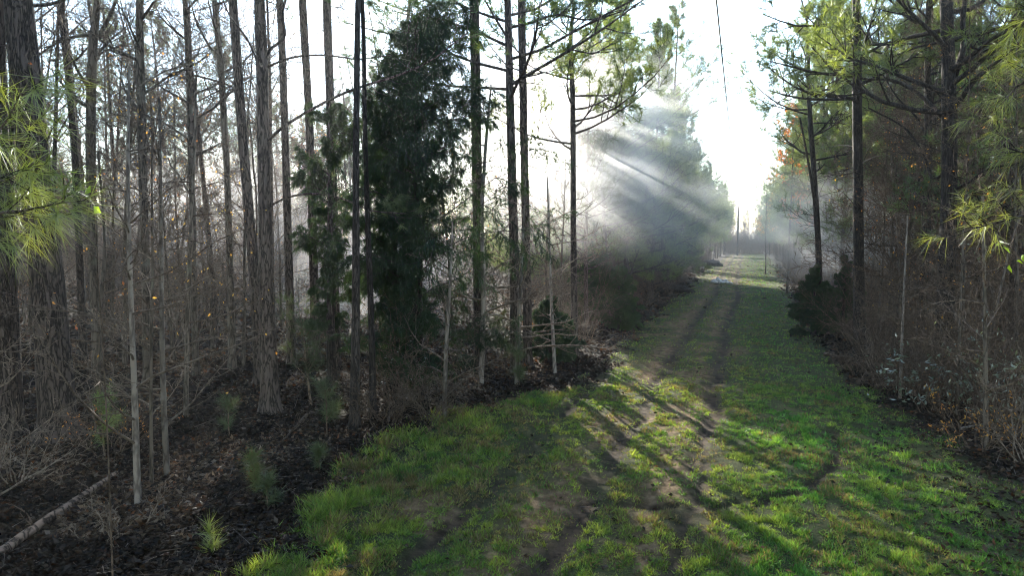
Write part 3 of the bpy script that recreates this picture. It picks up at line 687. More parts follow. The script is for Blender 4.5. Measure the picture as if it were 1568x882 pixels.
# pines and bare trees deep in the woods
def woods(side, n, dmin, dmax, protos, ks, label, group, gap, smin=.8, smax=1.15, off=1.2, umin=-80, umax=1640):
    c = 0; tries = 0
    while c < n and tries < n * 60:
        tries += 1
        d = math.sqrt(rnd.uniform(dmin ** 2, dmax ** 2)); u = rnd.uniform(umin, umax); l = (u - CX) / F * d
        x = FH[0] * d + RIGHT[0] * l; y = FH[1] * d + RIGHT[1] * l
        e = float(ledge(y)) if side < 0 else float(redge(y))
        if (x - e) * side < off: continue
        if in_lane(x, y, 1.0 if protos is pines else .8, 1.1 if protos is pines else 0) or not free(x, y, gap): continue
        s = rnd.uniform(smin, smax)
        place(protos, rnd.choice(ks), (x, y, H(x, y)), rnd.uniform(0, 6.28), s, label, group, (rnd.gauss(0, .03), rnd.gauss(0, .03)))
        c += 1
GL = "bare trees filling the left woods"; GR = "bare trees filling the right woods"
woods(-1, 32, 18, 30, bares, (0, 1, 3, 4), "thin bare grey tree standing in the left woods", GL, 1.3)
woods(-1, 150, 30, 85, bares, (0, 1, 2, 3, 4), "thin bare grey tree standing in the left woods", GL, 1.7, .85, 1.2)
woods(-1, 30, 34, 85, pines, (0, 1, 2), "tall thin pine scattered among bare trees in the left woods", "pines scattered in the left woods", 2.4, umin=760)
woods(-1, 24, 30, 85, pines, (2,), "tall thin pine scattered among bare trees in the left woods", "pines scattered in the left woods", 2.4, umax=760)
woods(-1, 16, 18, 42, bares, (0, 1, 3), "thin bare grey tree standing in the left woods", GL, 1.1, umin=240, umax=540)
woods(1, 26, 13, 26, bares, (0, 1, 1, 3), "thin bare grey tree standing in the right woods", GR, 1.0, .7, 1.0)
woods(1, 60, 24, 80, bares, (0, 1, 2, 3), "thin bare grey tree standing in the right woods", GR, 1.3)
woods(1, 9, 17, 34, bares, (0, 1), "thin bare grey tree standing in the right woods", GR, .8, .9, 1.1, umin=1200, umax=1420)
woods(1, 26, 20, 75, pines, (0, 1, 2), "tall thin pine scattered among bare trees in the right woods", "pines scattered in the right woods", 2.0)

# far wood beyond counting: one mass of simple trees round the end of the track and the horizon
fw = MB(); tv = MB()
pro = []
for k in range(4):
    pts, rad = wobble_trunk(15, .13, n=8)
    out = [(pts, rad)]; tips = []
    for j in range(26):
        t = .25 + .73 * (j + rnd.random()) / 26; p, r = along(pts, rad, t); a = rnd.uniform(0, 6.28)
        grow(out, tips, p, Vector((math.cos(a), math.sin(a), .6)).normalized(), 2.4 * (1.1 - .5 * t), .04, 0, dict(BARE, max=2, seg=[3, 2, 2], n=[5, 4], rmin=.018))
    m1 = MB(); 
    for n_ in set(len(o_[0]) for o_ in out): tubes(m1, [o_ for o_ in out if len(o_[0]) == n_], 3)
    m2 = MB(); tufts(m2, tips, 5, .45, .07)
    pro.append((np.concatenate(m1.v), np.concatenate(m1.q), np.concatenate(m2.v), np.concatenate(m2.t)))
nf = 0
while nf < 340:
    d = math.sqrt(rnd.uniform(76 ** 2, 190 ** 2)); u = rnd.uniform(-60, 1640); l = (u - CX) / F * d
    x = FH[0] * d + RIGHT[0] * l; y = FH[1] * d + RIGHT[1] * l
    if ledge(y) - 4 < x < redge(y) + 4 and y < 172: continue
    v1, q1, v2, t2 = pro[nf % 4]; a = rnd.uniform(0, 6.28); s = rnd.uniform(.8, 1.2)
    R = np.array([[math.cos(a), -math.sin(a), 0], [math.sin(a), math.cos(a), 0], [0, 0, 1]]) * s
    fw.add(v1 @ R.T + np.array([x, y, 0]), q=q1)
    if rnd.random() < .35: tv.add(v2 @ R.T + np.array([x, y, 0]), t=t2)
    nf += 1
bp_ = []
for k in range(3):
    out = []
    for j in range(9):
        a = rnd.uniform(0, 6.28)
        grow(out, [], Vector((rnd.gauss(0, .5), rnd.gauss(0, .5), 0)), Vector((rnd.gauss(0, .3), rnd.gauss(0, .3), 1)).normalized(), rnd.uniform(2.5, 5), .03, 1, dict(BARE, max=3, seg=[3, 3, 2, 2], n=[5, 7, 4], rmin=.014, grav=[0, .1, .1, 0], len=[.5, .5, .5]))
    m1 = MB(); tubes(m1, out, 3); bp_.append((np.concatenate(m1.v), np.concatenate(m1.q)))
nf = 0
while nf < 620:
    d = math.sqrt(rnd.uniform(48 ** 2, 150 ** 2)); u = rnd.uniform(-60, 1640); l = (u - CX) / F * d
    x = FH[0] * d + RIGHT[0] * l; y = FH[1] * d + RIGHT[1] * l
    if ledge(y) - 3 < x < redge(y) + 3 and y < 172: continue
    v1, q1 = bp_[nf % 3]; a = rnd.uniform(0, 6.28); s = rnd.uniform(.7, 1.3)
    R = np.array([[math.cos(a), -math.sin(a), 0], [math.sin(a), math.cos(a), 0], [0, 0, 1]]) * s
    fw.add(v1 @ R.T + np.array([x, y, 0]), q=q1); nf += 1
# same woods carried on unseen beside and behind the viewpoint to block sky fill
nf = 0
while nf < 190:
    a = rnd.uniform(0, 6.28); d = rnd.uniform(6, 60); x = d * math.sin(a); y = d * math.cos(a)
    dd = x * FH[0] + y * FH[1]; ll = x * RIGHT[0] + y * RIGHT[1]
    if dd > 0 and abs(ll) < dd * .80 + 5: continue
    if (ledge(y) - 1.5 < x < redge(y) + 1.5) or in_lane(x, y): continue
    v1, q1, v2, t2 = pro[nf % 4]; b = rnd.uniform(0, 6.28); s = rnd.uniform(.9, 1.25)
    R = np.array([[math.cos(b), -math.sin(b), 0], [math.sin(b), math.cos(b), 0], [0, 0, 1]]) * s
    fw.add(v1 @ R.T + np.array([x, y, 0]), q=q1); tv.add(v2 @ R.T + np.array([x, y, 0]), t=t2); nf += 1
for k in range(70):       # the wood closing the end of the track
    x = rnd.uniform(-14, 10); y = rnd.uniform(164, 215); v1, q1, v2, t2 = pro[k % 4]; b = rnd.uniform(0, 6.28)
    R = np.array([[math.cos(b), -math.sin(b), 0], [math.sin(b), math.cos(b), 0], [0, 0, 1]]) * rnd.uniform(.7, .95)
    fw.add(v1 @ R.T + np.array([x, y, 0]), q=q1)
    v1, q1 = bp_[k % 3]; fw.add(v1 @ R.T * 1.3 + np.array([rnd.uniform(-9, 7), rnd.uniform(161, 175), 0]), q=q1)
wf = fw.build("woods", M_TWIG); tag(wf, "far bare woods closing the view behind the nearer trees, plus unseen trees around the viewpoint blocking sky light", "woods", kind="stuff")
tag(tv.build("foliage", M_NEEDLE, wf, smooth=False), kind="stuff")

# --- undergrowth ---------------------------------------------------------------
BRUSH = dict(seg=[5, 4, 3], wig=[.16, .2, .25], grav=[.1, .0, .0], rmin=.003, tap=.25, max=2, n=[6, 4], t0=[.15, .15], ang=[40, 45], len=[.5, .55], rr=.55)
def make_brush(hgt, stems, spread, cfg=BRUSH, mat=M_TWIG, r=.012, leaves=0, lmat=None, lsize=.06, name="bare_shrub", label=""):
    root = thing(name, label, "shrub")
    out = []; tips = []
    for k in range(stems):
        a = rnd.uniform(0, 6.28); q = rnd.random() * spread * .35
        grow(out, tips, Vector((math.cos(a) * q, math.sin(a) * q, -.05)), Vector((math.cos(a) * spread * .5 + rnd.gauss(0, .2), math.sin(a) * spread * .5 + rnd.gauss(0, .2), 1)).normalized(), hgt * rnd.uniform(.6, 1.1), r, 0, cfg)
    mb = MB(); tubes(mb, out, 3); mb.build("stems", mat, root)
    if leaves:
        mb = MB(); P = []; 
        for i in range(leaves):
            q, _ = rnd.choice(out[stems // 2:]); P.append(tuple(rnd.choice(q)))
        P = np.array(P); n = len(P); P = P[P[:, 2] > .15]; n = len(P)
        leafquads(mb, P, unit(rng.normal(size=(n, 3)) + np.array([0, 0, .2])), lsize * (.6 + .8 * rng.random(n)), lsize * .42)
        mb.build("leaves", lmat, root, smooth=False)
    return root
ARCH = dict(BRUSH, grav=[-.5, -.4, -.2], wig=[.14, .2, .25], n=[8, 4])
shrubs = [make_brush(2.6, 10, .7), make_brush(1.9, 14, 1.1, ARCH), make_brush(3.6, 9, .5), make_brush(2.2, 12, .8, leaves=160, lmat=M_LEAFA, lsize=.05)]
def brush_row(side, y0, y1, n, omin, omax, ks, label, group, smin=.7, smax=1.2):
    for i in range(n):
        y = y0 + (y1 - y0) * ((i + rnd.random()) / n) ** 1.25
        e = float(ledge(y)) if side < 0 else float(redge(y)); x = e + side * rnd.uniform(omin, omax); s = rnd.uniform(smin, smax)
        place(shrubs, rnd.choice(ks), (x, y, H(x, y)), rnd.uniform(0, 6.28), s, label, group)
brush_row(-1, 19, 110, 55, .5, 3.0, (0, 1, 2), "tangled leafless shrub at the foot of the left pines", "shrubs along the left edge of the track")
brush_row(1, 13, 110, 70, .5, 3.2, (0, 1, 2, 2), "tangled leafless shrub at the foot of the right pines", "shrubs along the right edge of the track")
def brush_woods(side, n, dmin, dmax, ks, label, group, umin=-60, umax=1640, off=.8, smin=.6, smax=1.15):
    c = 0
    while c < n:
        d = math.sqrt(rnd.uniform(dmin ** 2, dmax ** 2)); u = rnd.uniform(umin, umax); l = (u - CX) / F * d
        x = FH[0] * d + RIGHT[0] * l; y = FH[1] * d + RIGHT[1] * l
        e = float(ledge(y)) if side < 0 else float(redge(y))
        if (x - e) * side < off: continue
        place(shrubs, rnd.choice(ks), (x, y, H(x, y)), rnd.uniform(0, 6.28), rnd.uniform(smin, smax), label, group); c += 1
brush_woods(-1, 64, 15, 50, (0, 1, 2, 3), "tangled leafless shrub deep in the left woods", "shrubs in the left woods")
brush_woods(1, 60, 9.5, 40, (0, 1, 2, 2), "tangled leafless shrub deep in the right woods", "shrubs in the right woods", off=.5)

brush_woods(1, 34, 8.5, 20, (0, 1, 2, 3), "tangled leafless shrub deep in the right woods", "shrubs in the right woods", umin=1300, off=.2, smin=.5, smax=.95)
# slender pale saplings in the left foreground
SAP = dict(seg=[7, 5, 3], wig=[.12, .15, .2], grav=[.18, .05, .0], rmin=.0028, tap=.2, max=2, n=[7, 4], t0=[.15, .15], ang=[40, 42], len=[.45, .5], rr=.5, flat=.4)
def sapling(label, rows, nb=16, blen=1.3, mat=M_PALE, tmat=M_PTWIG, leaves=0, lmat=None, hgt=None, t0=.15, up=.35, group=None, depth=None):
    pts, rad, d = px_trunk(rows, depth=depth); base = pts[0].copy(); base[2] = H(base[0], base[1])
    P = [tuple(np.array(p) - base) for p in pts]; P[0] = (P[0][0], P[0][1], -.08)
    P2, R2 = resample(P, rad, 40)
    root = thing("bare_sapling", label, "tree", tuple(base), group)
    mb = MB(); trunk_mesh(mb, P2, R2, 10, .06, .03, rnd.randint(0, 99), .03); mb.build("trunk", mat, root)
    out = []; tips = []; Pv = [Vector(p) for p in P2]
    for k in range(nb):
        t = t0 + (.97 - t0) * (k + rnd.random()) / nb; p, r = along(Pv, list(R2), t); a = rnd.uniform(0, 6.283)
        grow(out, tips, p, Vector((math.cos(a), math.sin(a), rnd.gauss(up, .2))).normalized(), blen * (1.2 - .7 * t) * rnd.uniform(.6, 1.2), max(.005, r * .5), 0, SAP)
    mb = MB(); tubes(mb, out, 4); mb.build("branches", tmat, root)
    if leaves:
        sel = rnd.sample(tips, min(leaves, len(tips))); A = np.array([tuple(s[0]) for s in sel]); n = len(A)
        mb = MB(); leafquads(mb, A, unit(rng.normal(size=(n, 3)) + np.array([0, 0, -.8])), .05 * (.7 + .7 * rng.random(n)), .03); mb.build("leaves", lmat or M_LEAFA, root, smooth=False)
    return root
sapling("pale slender sapling nearest the fallen log, with wide bare twigs", [(198, 100, 3), (196, 250, 5), (200, 441, 7), (206, 600, 9), (211, 772, 11)], nb=20, blen=1.9, leaves=14)
sapling("mottled pale sapling standing behind the one by the fallen log", [(244, 150, 3), (246, 300, 5), (247, 441, 7), (250, 600, 8), (256, 728, 10)], nb=18, blen=1.7, leaves=20)
sapling("thin grey sapling squeezed between the two pale saplings", [(232, 200, 2), (233, 441, 4), (231, 600, 5), (232, 742, 6)], nb=12, blen=1.2, mat=M_GREY)
sapling("dark twiggy sapling with yellow and orange leaves in the left woods", [(300, 120, 3), (297, 250, 4), (290, 400, 6), (284, 640, 8)], nb=18, blen=1.9, mat=M_GREY, tmat=M_TWIG, leaves=170)
sapling("crooked dark sapling with wide arching branches in the left woods", [(150, 230, 3), (160, 380, 4), (152, 500, 6), (148, 640, 8)], nb=16, blen=2.0, mat=M_GREY, tmat=M_TWIG, leaves=30)
sapling("white barked slender sapling standing right of the big cedar", [(752, 130, 3), (744, 220, 5), (738, 330, 6), (740, 450, 7), (737, 590, 8)], nb=16, blen=1.8, leaves=14)
sapling("small pale bare sapling in front of the big cedar", [(693, 340, 2), (690, 420, 4), (684, 520, 6), (680, 640, 7)], nb=12, blen=1.3)
sapling("pale bare sapling with level twigs left of the narrow grey trunk", [(806, 250, 2), (800, 380, 4), (795, 480, 6), (790, 588, 7)], nb=18, blen=2.0)
sapling("bare sapling leaning over shadowed soil right of the narrow grey trunk", [(838, 270, 2), (842, 400, 4), (846, 500, 5), (850, 568, 6)], nb=14, blen=2.0)
sapling("thin pale sapling amid brush under the big forked pine", [(1390, 330, 2), (1384, 450, 3), (1378, 610, 5)], nb=12, blen=1.2, tmat=M_TWIG)
sapling("twisted dark sapling at the right edge behind the leafy shrubs", [(1505, 300, 3), (1508, 480, 5), (1510, 690, 8)], nb=16, blen=1.5, mat=M_GREY, tmat=M_TWIG, leaves=20, lmat=M_LEAFG)
sapling("bare sapling rising left of the twisted dark one at the right edge", [(1476, 330, 2), (1470, 500, 4), (1466, 640, 6)], nb=16, blen=1.4, mat=M_GREY, tmat=M_PTWIG)
sapling("low bare sapling sprawling into the bottom left corner", [(-40, 520, 3), (-20, 620, 5), (-10, 720, 8), (-8, 800, 10)], nb=14, blen=1.4, up=.3)

# thin bare sprays at the left edge and shrubs near the camera, each its own
def one_brush(label, u, v, hgt, stems, spread, **kw):
    o = make_brush(hgt, stems, spread, label=label, **kw); o.location = gpos(u, v); return o
one_brush("grey twiggy shrub with drooping pale stems below the big cedar", 660, 642, 1.3, 16, .9, cfg=ARCH, mat=M_PTWIG)
one_brush("brown bramble tangle at the foot of the black trunks", 590, 650, 1.2, 20, 1.0, cfg=ARCH)
one_brush("tall brown vine tangle with green leaves on top beside the black trunks", 612, 622, 2.1, 22, .6, cfg=ARCH, leaves=90, lmat=M_LEAFG, lsize=.05)
one_brush("bare shrub at the left edge of the photo below the dark pine trunk", 20, 745, 1.2, 12, 1.0, mat=M_PTWIG)
one_brush("shrub of fine pale twigs on the dark soil beside the fallen log", 178, 812, .5, 9, 1.2, cfg=ARCH, mat=M_PTWIG)
one_brush("brown leafed little shrub behind the fallen log", 165, 690, 1.0, 10, .9, leaves=140, lmat=M_LEAFA, lsize=.05)
one_brush("pale leaved glossy shrub at the right verge under the forked pine", 1425, 632, 1.5, 10, .7, leaves=420, lmat=M_LEAFG, lsize=.10)
one_brush("glossy green shrub at the right edge, taller than the pale leaved one", 1540, 660, 1.9, 12, .9, leaves=520, lmat=M_LEAFG, lsize=.09)
one_brush("half bare shrub with russet leaves low at the right verge", 1490, 690, 1.0, 12, 1.0, leaves=240, lmat=M_LEAFA, lsize=.06)
one_brush("wiry bare shrub leaning out of the right edge of the photo", 1590, 720, 1.7, 14, .9, mat=M_PTWIG)
one_brush("pale wiry shrub left of the pale leaved glossy shrub", 1370, 598, 1.6, 12, 1.0, cfg=ARCH, mat=M_PTWIG)
one_brush("low bare shrub at the right verge in front of the straight dark pine", 1310, 575, 1.1, 12, 1.0, cfg=ARCH)

# small pines on the forest floor
def make_seedling(label, u, v, hgt, tl=.2, nb=10, mat=M_YOUNG, nt=44, tw=.0065):
    root = thing("young_pine", label, "young pine", gpos(u, v))
    pts, rad = wobble_trunk(hgt, .008 + hgt * .009, n=6, wob=.04, flare=1)
    out = [(pts, rad)]; tips = [(pts[-1], UPV), (pts[-2], UPV)]
    for k in range(nb):
        p, r = along(pts, rad, rnd.uniform(.3, .95)); a = rnd.uniform(0, 6.283)
        grow(out, tips, p, Vector((math.cos(a), math.sin(a), .8)).normalized(), hgt * rnd.uniform(.15, .38), r * .5, 2, dict(PINE, rmin=.003, mid=True))
    mb = MB(); tubes(mb, out, 5); mb.build("trunk", M_TWIG, root)
    mb = MB(); tufts(mb, tips, nt, tl, tw, .7, .12); mb.build("crown", mat, root, smooth=False)
    return root
make_seedling("tuft-like baby pine on the dark soil, nearest the bottom of the photo", 324, 838, .5, nb=3, mat=M_NEEDLE_Y)
make_seedling("waist high young pine left of the black trunks, top in light", 478, 622, 2.3, nb=22, tl=.26, tw=.006)
make_seedling("bushy low pine beside the foot of the black trunks", 500, 668, 1.1, nb=14, tl=.24, tw=.005)
make_seedling("drooping baby pine in shade below the tall grey pine", 395, 752, .75, nb=7)
make_seedling("small grey-green pine seedling at the dark bank corner", 410, 775, .55, nb=5)
make_seedling("baby pine right of the drooping one, in shadow", 490, 720, .5, nb=5)
make_seedling("soft pine seedling growing behind the fallen log", 160, 700, 1.2, nb=12, mat=M_NEEDLE_Y)
make_seedling("sunlit pine seedling right of the tall grey pine foot", 352, 668, .8, nb=6)
make_seedling("bluish small pine at the grassy verge right of the cedar", 795, 592, 1.0, nb=12, tl=.22, tw=.006)
make_seedling("small dark pine beside the white barked sapling", 770, 570, 1.6, nb=16, tl=.24, tw=.006)

# --- pines standing just outside the frame with boughs reaching in ----------------
def bough_tree(label, base, r, hgt, boughs, nt=46, tl=.19, tw=.0035, mat=M_NEEDLE_Y, crown_t=.7, nb=8, blen=1.5):
    z0 = H(base[0], base[1]); root = thing("pine_tree", label, "tree", (base[0], base[1], z0))
    pts, rad = wobble_trunk(hgt, r, wob=.008)
    mb = MB(); trunk_mesh(mb, [tuple(p) for p in pts], rad, 20, .08, .06, 3, .05); mb.build("trunk", M_PINE, root)
    out = []; tips = []
    B = np.array([base[0], base[1], z0])
    for bo in boughs:      # list of (u, v, depth, width m); starts at the trunk
        q = [at_depth(u, v, d) - B for u, v, d, w in bo]; w = [x[3] for x in bo]
        zt = q[0][2] - .3; p0, _ = along(pts, rad, min(.95, max(.05, zt / hgt)))
        q2, r2 = resample([tuple(p0)] + [tuple(a) for a in q], [w[0] * 1.6] + w, 18)
        out.append(([Vector(a) for a in q2], list(r2)))
        for i in range(7, 18):
            dd = (Vector(q2[i]) - Vector(q2[i - 1])).normalized()
            for _ in range(2):
                nd = Quaternion(dd.cross(rvec()).normalized(), math.radians(rnd.uniform(30, 60))) @ dd
                s = []; grow(out, s, Vector(q2[i]), nd, rnd.uniform(.12, .35), .004, 2, dict(PINE, rmin=.0025, seg=[5, 3, 3]))
                tips += s
        tips.append((Vector(q2[-1]), dd)); mbl = MB(); tubes(mbl, out, 5); mbl.build('limb', M_PINE, root); out = []
    l2, ct, dd_ = pine_crown(pts, rad, crown_t, .98, nb, blen, lower_dead=0)
    mb = MB(); tubes(mb, out + l2, 5); mb.build("limbs", M_PINE, root)
    mb = MB(); tufts(mb, tips, nt, tl, tw, .55, .14, droop=.22); tufts(mb, ct, 20, .24, .012, .8, .2); mb.build("crown", mat, root, smooth=False)
    return root
pl = at_depth(-330, 300, 3.6)
bough_tree("lime green pine bough reaching in from the left edge of the photo", (pl[0], pl[1]), .10, 9,
    [[(-120, 260, 3.5, .012), (-20, 215, 3.4, .009), (10, 185, 3.3, .006), (30, 145, 3.3, .004)],
     [(-130, 330, 3.6, .012), (-30, 285, 3.5, .009), (20, 265, 3.4, .006), (60, 248, 3.4, .004)],
     [(-120, 400, 3.6, .012), (-20, 330, 3.5, .009), (40, 322, 3.4, .007), (95, 310, 3.4, .004)]])
pr = at_depth(1830, 300, 4.6)
bough_tree("olive green pine boughs reaching in from the right edge of the photo", (pr[0], pr[1]), .12, 9,
    [[(1680, 120, 4.8, .016), (1600, 110, 4.8, .012), (1560, 130, 4.9, .008), (1530, 165, 5.0, .005)],
     [(1680, 220, 4.6, .016), (1610, 215, 4.7, .012), (1575, 235, 4.7, .008), (1540, 225, 4.8, .005)],
     [(1690, 330, 4.6, .016), (1610, 320, 4.6, .012), (1550, 335, 4.6, .008), (1490, 350, 4.6, .005)],
     [(1690, 20, 5.2, .016), (1600, 10, 5.2, .012), (1570, 30, 5.2, .008), (1540, 60, 5.3, .005)]], tl=.15, nt=34, tw=.003)

# lime leaf sprigs
def sprig(label, pts_px, d, n):
    q = [at_depth(u, v, d) for u, v in pts_px]; g = on_ground(pts_px[0][0], 700)
    base = np.array([q[0][0], q[0][1], H(q[0][0], q[0][1])])
    root = thing("leafy_sapling", label, "sapling", tuple(base))
    P, R = resample([(0, 0, -.05)] + [tuple(a - base) for a in q], [.008] + [.004] * len(q), 24)
    mb = MB(); tubes(mb, [([Vector(a) for a in P], list(R))], 5); mb.build("stem", M_TWIG, root)
    k = n; A = P[-3:][rng.integers(0, 3, k)] + rng.normal(size=(k, 3)) * .03
    mb = MB(); leafquads(mb, A, unit(rng.normal(size=(k, 3))), .075, .06); mb.build("leaves", M_LEAFL, root, smooth=False)
sprig("thin stem carrying a few lime leaves beside the rugged left pine", [(150, 420), (140, 300), (125, 255)], 4.6, 5)
sprig("thin stem with yellow-green leaves low at the right edge of the photo", [(1640, 620), (1590, 430), (1540, 372)], 5.2, 9)

# --- fallen wood -----------------------------------------------------------------
def log(label, a, b, r0, r1, name="fallen_log", mat=M_PALE, cat="log", lift=0.0, snags=5):
    A = np.array(gpos(*a)); Bp = np.array(gpos(*b)); A[2] += r0 + lift; Bp[2] += r1
    n = 12; t = np.linspace(0, 1, n)[:, None]; P = A + (Bp - A) * t; P[1:-1, :] += rng.normal(size=(n - 2, 3)) * r0 * .14
    base = P[0].copy(); base[2] -= r0
    root = thing(name, label, cat, tuple(base)); P = P - base
    mb = MB(); trunk_mesh(mb, P, np.linspace(r0, r1, n), 14, .06, .09, 9, .04)
    nn = mb.n; s = 14; mb.v[0] = mb.v[0]
    # closed ends
    k = len(mb.v[0]) // s
    mb.add(np.array([P[0], P[-1]]), t=None)
    t_ = [[nn - nn + (i + 1) % s - 0, i, nn] for i in range(s)]
    mb.t.append(np.array(t_, np.int64)); o_ = (k - 1) * s
    mb.t.append(np.array([[o_ + i, o_ + (i + 1) % s, nn + 1] for i in range(s)], np.int64))
    mb.build("trunk", mat, root)
    if snags:
        out = []
        for i in range(snags):
            q = Vector(P[rnd.randint(2, n - 2)]); grow(out, [], q, Vector((rnd.gauss(0, .6), rnd.gauss(0, .6), 1)).normalized(), rnd.uniform(.2, .6), r0 * .2, 1, BRUSH)
        mb = MB(); tubes(mb, out, 5); mb.build("limbs", mat, root)
    return root
M_LOG = bark("rotten_log", (0.02, 0.013, 0.010), (0.21, 0.145, 0.11), 9, .5, .8)
log("rotten mossy log lying across dark leaves in the bottom left corner", (-10, 856), (178, 728), .055, .035, mat=M_LOG)
log("pale peeled stick on the black soil by the left verge", (905, 530), (930, 538), .025, .015, name="stick", snags=0, cat="stick")
log("brown fallen branch lying on the right verge below the conifer", (1262, 545), (1330, 556), .04, .02, name="fallen_branch", mat=M_TWIG, snags=4, cat="branch")
log("thin dead branch slanting down out of the right brush", (1470, 668), (1560, 640), .018, .010, name="fallen_branch", mat=M_PALE, lift=.1, snags=3, cat="branch")
log("long thin dead branch lying left of the yellow grass streak", (470, 640), (420, 690), .03, .012, name="fallen_branch", mat=M_TWIG, snags=4, cat="branch")

# --- dark brush heaps by the left verge, pale rocks on the track, pole and wire ---
def lump(mb, c, sx, sy, sz, seed, n=14, rough=.5):
    th = np.linspace(0, math.pi, n); ph = np.linspace(0, 2 * math.pi, n * 2, endpoint=False)
    T, Pp = np.meshgrid(th, ph, indexing='ij')
    d = np.stack([np.sin(T) * np.cos(Pp), np.sin(T) * np.sin(Pp), np.cos(T)], -1)
    r = 1 + rough * (fbm(d[..., 0] * 2.2 + seed, d[..., 1] * 2.2 + d[..., 2] * 1.7 + seed, seed, 4) - .5) * 2
    v = d * r[..., None] * np.array([sx, sy, sz]) + np.array(c)
    m_ = n * 2; idx = np.arange(n * m_).reshape(n, m_); nx = np.roll(idx, -1, 1)
    mb.add(v, q=np.stack([idx[:-1], idx[1:], nx[1:], nx[:-1]], -1).reshape(-1, 4))
M_MOUND = bark("mound_soil", (0.008, 0.006, 0.005), (0.05, 0.038, 0.03), 5, 1, .8)
M_ROCK = bark("pale_rock", (0.35, 0.33, 0.31), (0.70, 0.68, 0.66), 4, 1, .5)
for (u, v, w, h, lb) in [(1036, 448, 1.2, .5, "nearer black brush heap against the left pines"), (1088, 407, 1.6, .7, "farther black brush heap against the left pines")]:
    o = thing("brush_heap", lb, "heap", gpos(u, v)); mb = MB(); lump(mb, (0, 0, 0), w, w * .8, h, 3 + int(u)); mb.build("soil", M_MOUND, o)
    out = []
    for i in range(40):
        grow(out, [], Vector((rnd.gauss(0, w * .4), rnd.gauss(0, w * .4), h * .4)), Vector((rnd.gauss(0, 1), rnd.gauss(0, 1), .5)).normalized(), rnd.uniform(.3, .7), .012, 1, BRUSH)
    mb = MB(); tubes(mb, out, 3); mb.build("twigs", M_DARK, o)
for k, (u, v, s, lb) in enumerate([(1093, 433, .26, "leftmost pale rock of the small pile on the track"), (1099, 431, .30, "tallest pale rock in the middle of the pile on the track"), (1104, 433, .25, "flat pale rock right of the tallest in the pile"),
                             (1110, 432, .30, "wide pale rock right of middle in the pile"), (1116, 434, .2, "rightmost small pale rock of the pile")]):
    p = gpos(u, v); mb = MB(); lump(mb, (0, 0, 0), s * 1.2, s, s * (.9 if k == 1 else .55), 20 + k, 10, .6); o = mb.build("rock", M_ROCK); o.location = (p[0], p[1], p[2] + .08)
    tag(o, lb, "rock", "pale rocks piled on the track")
M_POLE = bark("pole_wood", (0.03, 0.022, 0.018), (0.08, 0.06, 0.05), 12, .1, .3)
pb = on_ground(1129, 391); root = thing("utility_pole", "dark wooden utility pole at the far end of the track", "utility pole", (pb[0], pb[1], H(pb[0], pb[1])))
mb = MB(); tubes(mb, [([Vector((0, 0, -.3)), Vector((.02, 0, 5)), Vector((.05, 0, 10.2))], [.2, .17, .14])], 10); mb.build("pole", M_POLE, root)
mb = MB()
tubes(mb, [([Vector((.05, -.2, 9.6)), Vector((.05, 0, 9.6)), Vector((.05, .2, 9.6))], [.05, .05, .05])], 8); tubes(mb, [([Vector((.05, 0, 10.2)), Vector((.05, 0, 10.32)), Vector((.05, 0, 10.45))], [.04, .06, .03])], 8)
mb.build("insulator", M_PALE, root)
A = np.array([pb[0] + .05, pb[1], 10.4]); Bw = np.array([-.72, -25.0, 10.8]); t = np.linspace(0, 1, 60)
W = A[None] * (1 - t[:, None]) + Bw[None] * t[:, None]; W[:, 2] -= 1.1 * 4 * t * (1 - t)
mb = MB(); tubes(mb, [([Vector(a) for a in W], [.027] * 60)], 5)
m_w = newmat("wire_metal"); bs = m_w[2].new("ShaderNodeBsdfPrincipled"); bs.inputs['Base Color'].default_value = (.12, .12, .12, 1); bs.inputs['Roughness'].default_value = .5
oo = m_w[2].new("ShaderNodeOutputMaterial"); m_w[3].new(bs.outputs[0], oo.inputs[0])
tag(mb.build("power_wire", m_w[0]), "single thin power wire running overhead along the track", "wire")

# red-leaved trees at the right edge and at the far end of the track
rl = make_bare("small tree holding red-orange leaves in the right pine row", 12, .07, .3, 16, 1.8, leaves=800, lsize=.17, name="autumn_tree")
p = on_ground(1205, 450); rl.location = (p[0], p[1], H(p[0], p[1]))
p = on_ground(1122, 383); dup(rl, (p[0], p[1], 0), 1.0, .8, "orange-leaved tree at the far end of the track", None)
for k, (u_, v_, lb_) in enumerate([(1116, 382, "low russet tree left of the pole at the far end of the track"), (1126, 381, "russet tree touching the pole at the far end of the track"), (1141, 381, "russet tree right of the pole at the far end of the track")]):
    p = on_ground(u_, v_); dup(rl, (p[0], p[1], 0), k * 1.3, .6 + .1 * k, lb_, None)
p = on_ground(1172, 420); dup(rl, (p[0], p[1], 0), 2.0, .9, "orange-leaved tree deeper along the right pine row", None)

# ------------------------------------------------------------ haze and smoke
def boxmesh(name, x0, x1, y0, y1, z0, z1, mat):
    mb = MB(); v = [(x, y, z) for z in (z0, z1) for y in (y0, y1) for x in (x0, x1)]
    mb.add(v, q=[[0, 2, 3, 1], [4, 5, 7, 6], [0, 1, 5, 4], [2, 6, 7, 3], [0, 4, 6, 2], [1, 3, 7, 5]])
    return mb.build(name, mat, smooth=False)
m, nt, N, K = newmat("haze_air")
pv = N.new("ShaderNodeVolumePrincipled"); pv.inputs['Density'].default_value = HAZE_DENSITY; pv.inputs['Color'].default_value = (.93, .95, 1, 1); pv.inputs['Anisotropy'].default_value = .55
o = N.new("ShaderNodeOutputMaterial"); K.new(pv.outputs[0], o.inputs['Volume'])
tag(boxmesh("haze", -1600, 1600, -650, 2450, -1.2, 26, m), "thin pale haze filling the woods", "haze", kind="stuff")

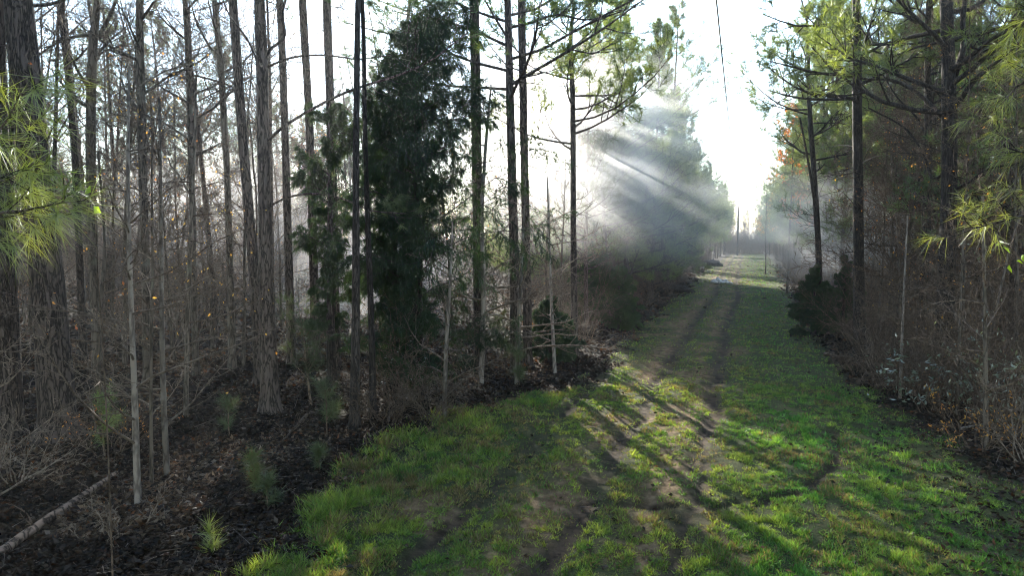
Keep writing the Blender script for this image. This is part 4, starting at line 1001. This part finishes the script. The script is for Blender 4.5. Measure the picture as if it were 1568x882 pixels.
def smoke(label, u, v, d, rx, ry, rz, dens, seed, rot=0.0, tilt=0.0):
    m, nt, N, K = newmat("smoke_air")
    tc = N.new("ShaderNodeTexCoord")
    ln = N.new("ShaderNodeVectorMath"); ln.operation = 'LENGTH'; K.new(tc.outputs['Object'], ln.inputs[0])
    fo = N.new("ShaderNodeMapRange"); fo.interpolation_type = 'SMOOTHSTEP'; fo.inputs[1].default_value = 1.0; fo.inputs[2].default_value = .25; fo.inputs[3].default_value = 0; fo.inputs[4].default_value = 1
    K.new(ln.outputs['Value'], fo.inputs[0])
    mp = N.new("ShaderNodeMapping"); mp.inputs[1].default_value = (seed, seed * .7, 0); mp.inputs[3].default_value = (1, 1, 1); K.new(tc.outputs['Object'], mp.inputs[0])
    nz = N.new("ShaderNodeTexNoise"); nz.inputs['Scale'].default_value = 2.3; nz.inputs['Detail'].default_value = 3; nz.inputs['Distortion'].default_value = .6; K.new(mp.outputs[0], nz.inputs[0])
    mr = N.new("ShaderNodeMapRange"); mr.inputs[1].default_value = .34; mr.inputs[2].default_value = .66; K.new(nz.outputs['Fac'], mr.inputs[0])
    a = N.new("ShaderNodeMath"); a.operation = 'MULTIPLY'; K.new(mr.outputs[0], a.inputs[0]); K.new(fo.outputs[0], a.inputs[1])
    b = N.new("ShaderNodeMath"); b.operation = 'MULTIPLY'; K.new(a.outputs[0], b.inputs[0]); b.inputs[1].default_value = dens
    pv = N.new("ShaderNodeVolumePrincipled"); K.new(b.outputs[0], pv.inputs['Density']); pv.inputs['Color'].default_value = (.95, .96, 1, 1); pv.inputs['Anisotropy'].default_value = .65
    o = N.new("ShaderNodeOutputMaterial"); K.new(pv.outputs[0], o.inputs['Volume'])
    mb = MB(); lump(mb, (0, 0, 0), 1, 1, 1, 1, 14, 0.0); ob = mb.build("smoke", m)
    ob.location = at_depth(u, v, d); ob.rotation_euler = (0, tilt, YAW + rot); ob.scale = (rx, ry, rz)
    return tag(ob, label, "smoke", kind="stuff")
smoke("bright drifting smoke in the gap right of the big cedar", 945, 250, 24, 6.6, 5, 4.2, .22, 2.0, tilt=.35)
smoke("white mist lit by the sun in the gap beside the cedar top", 835, 225, 25, 5.6, 5, 4.3, .10, 4.0)
smoke("pale smoke drifting behind the left trunks", 325, 320, 27, 5.0, 5, 3.2, .12, 7.0)
smoke("grey smoke hanging before the right pines", 1262, 350, 29, 6.2, 5, 3.0, .14, 11.0)
smoke("thin smoke rising among the pines behind the cedar", 560, 420, 30, 6, 5, 4.0, .08, 15.0)
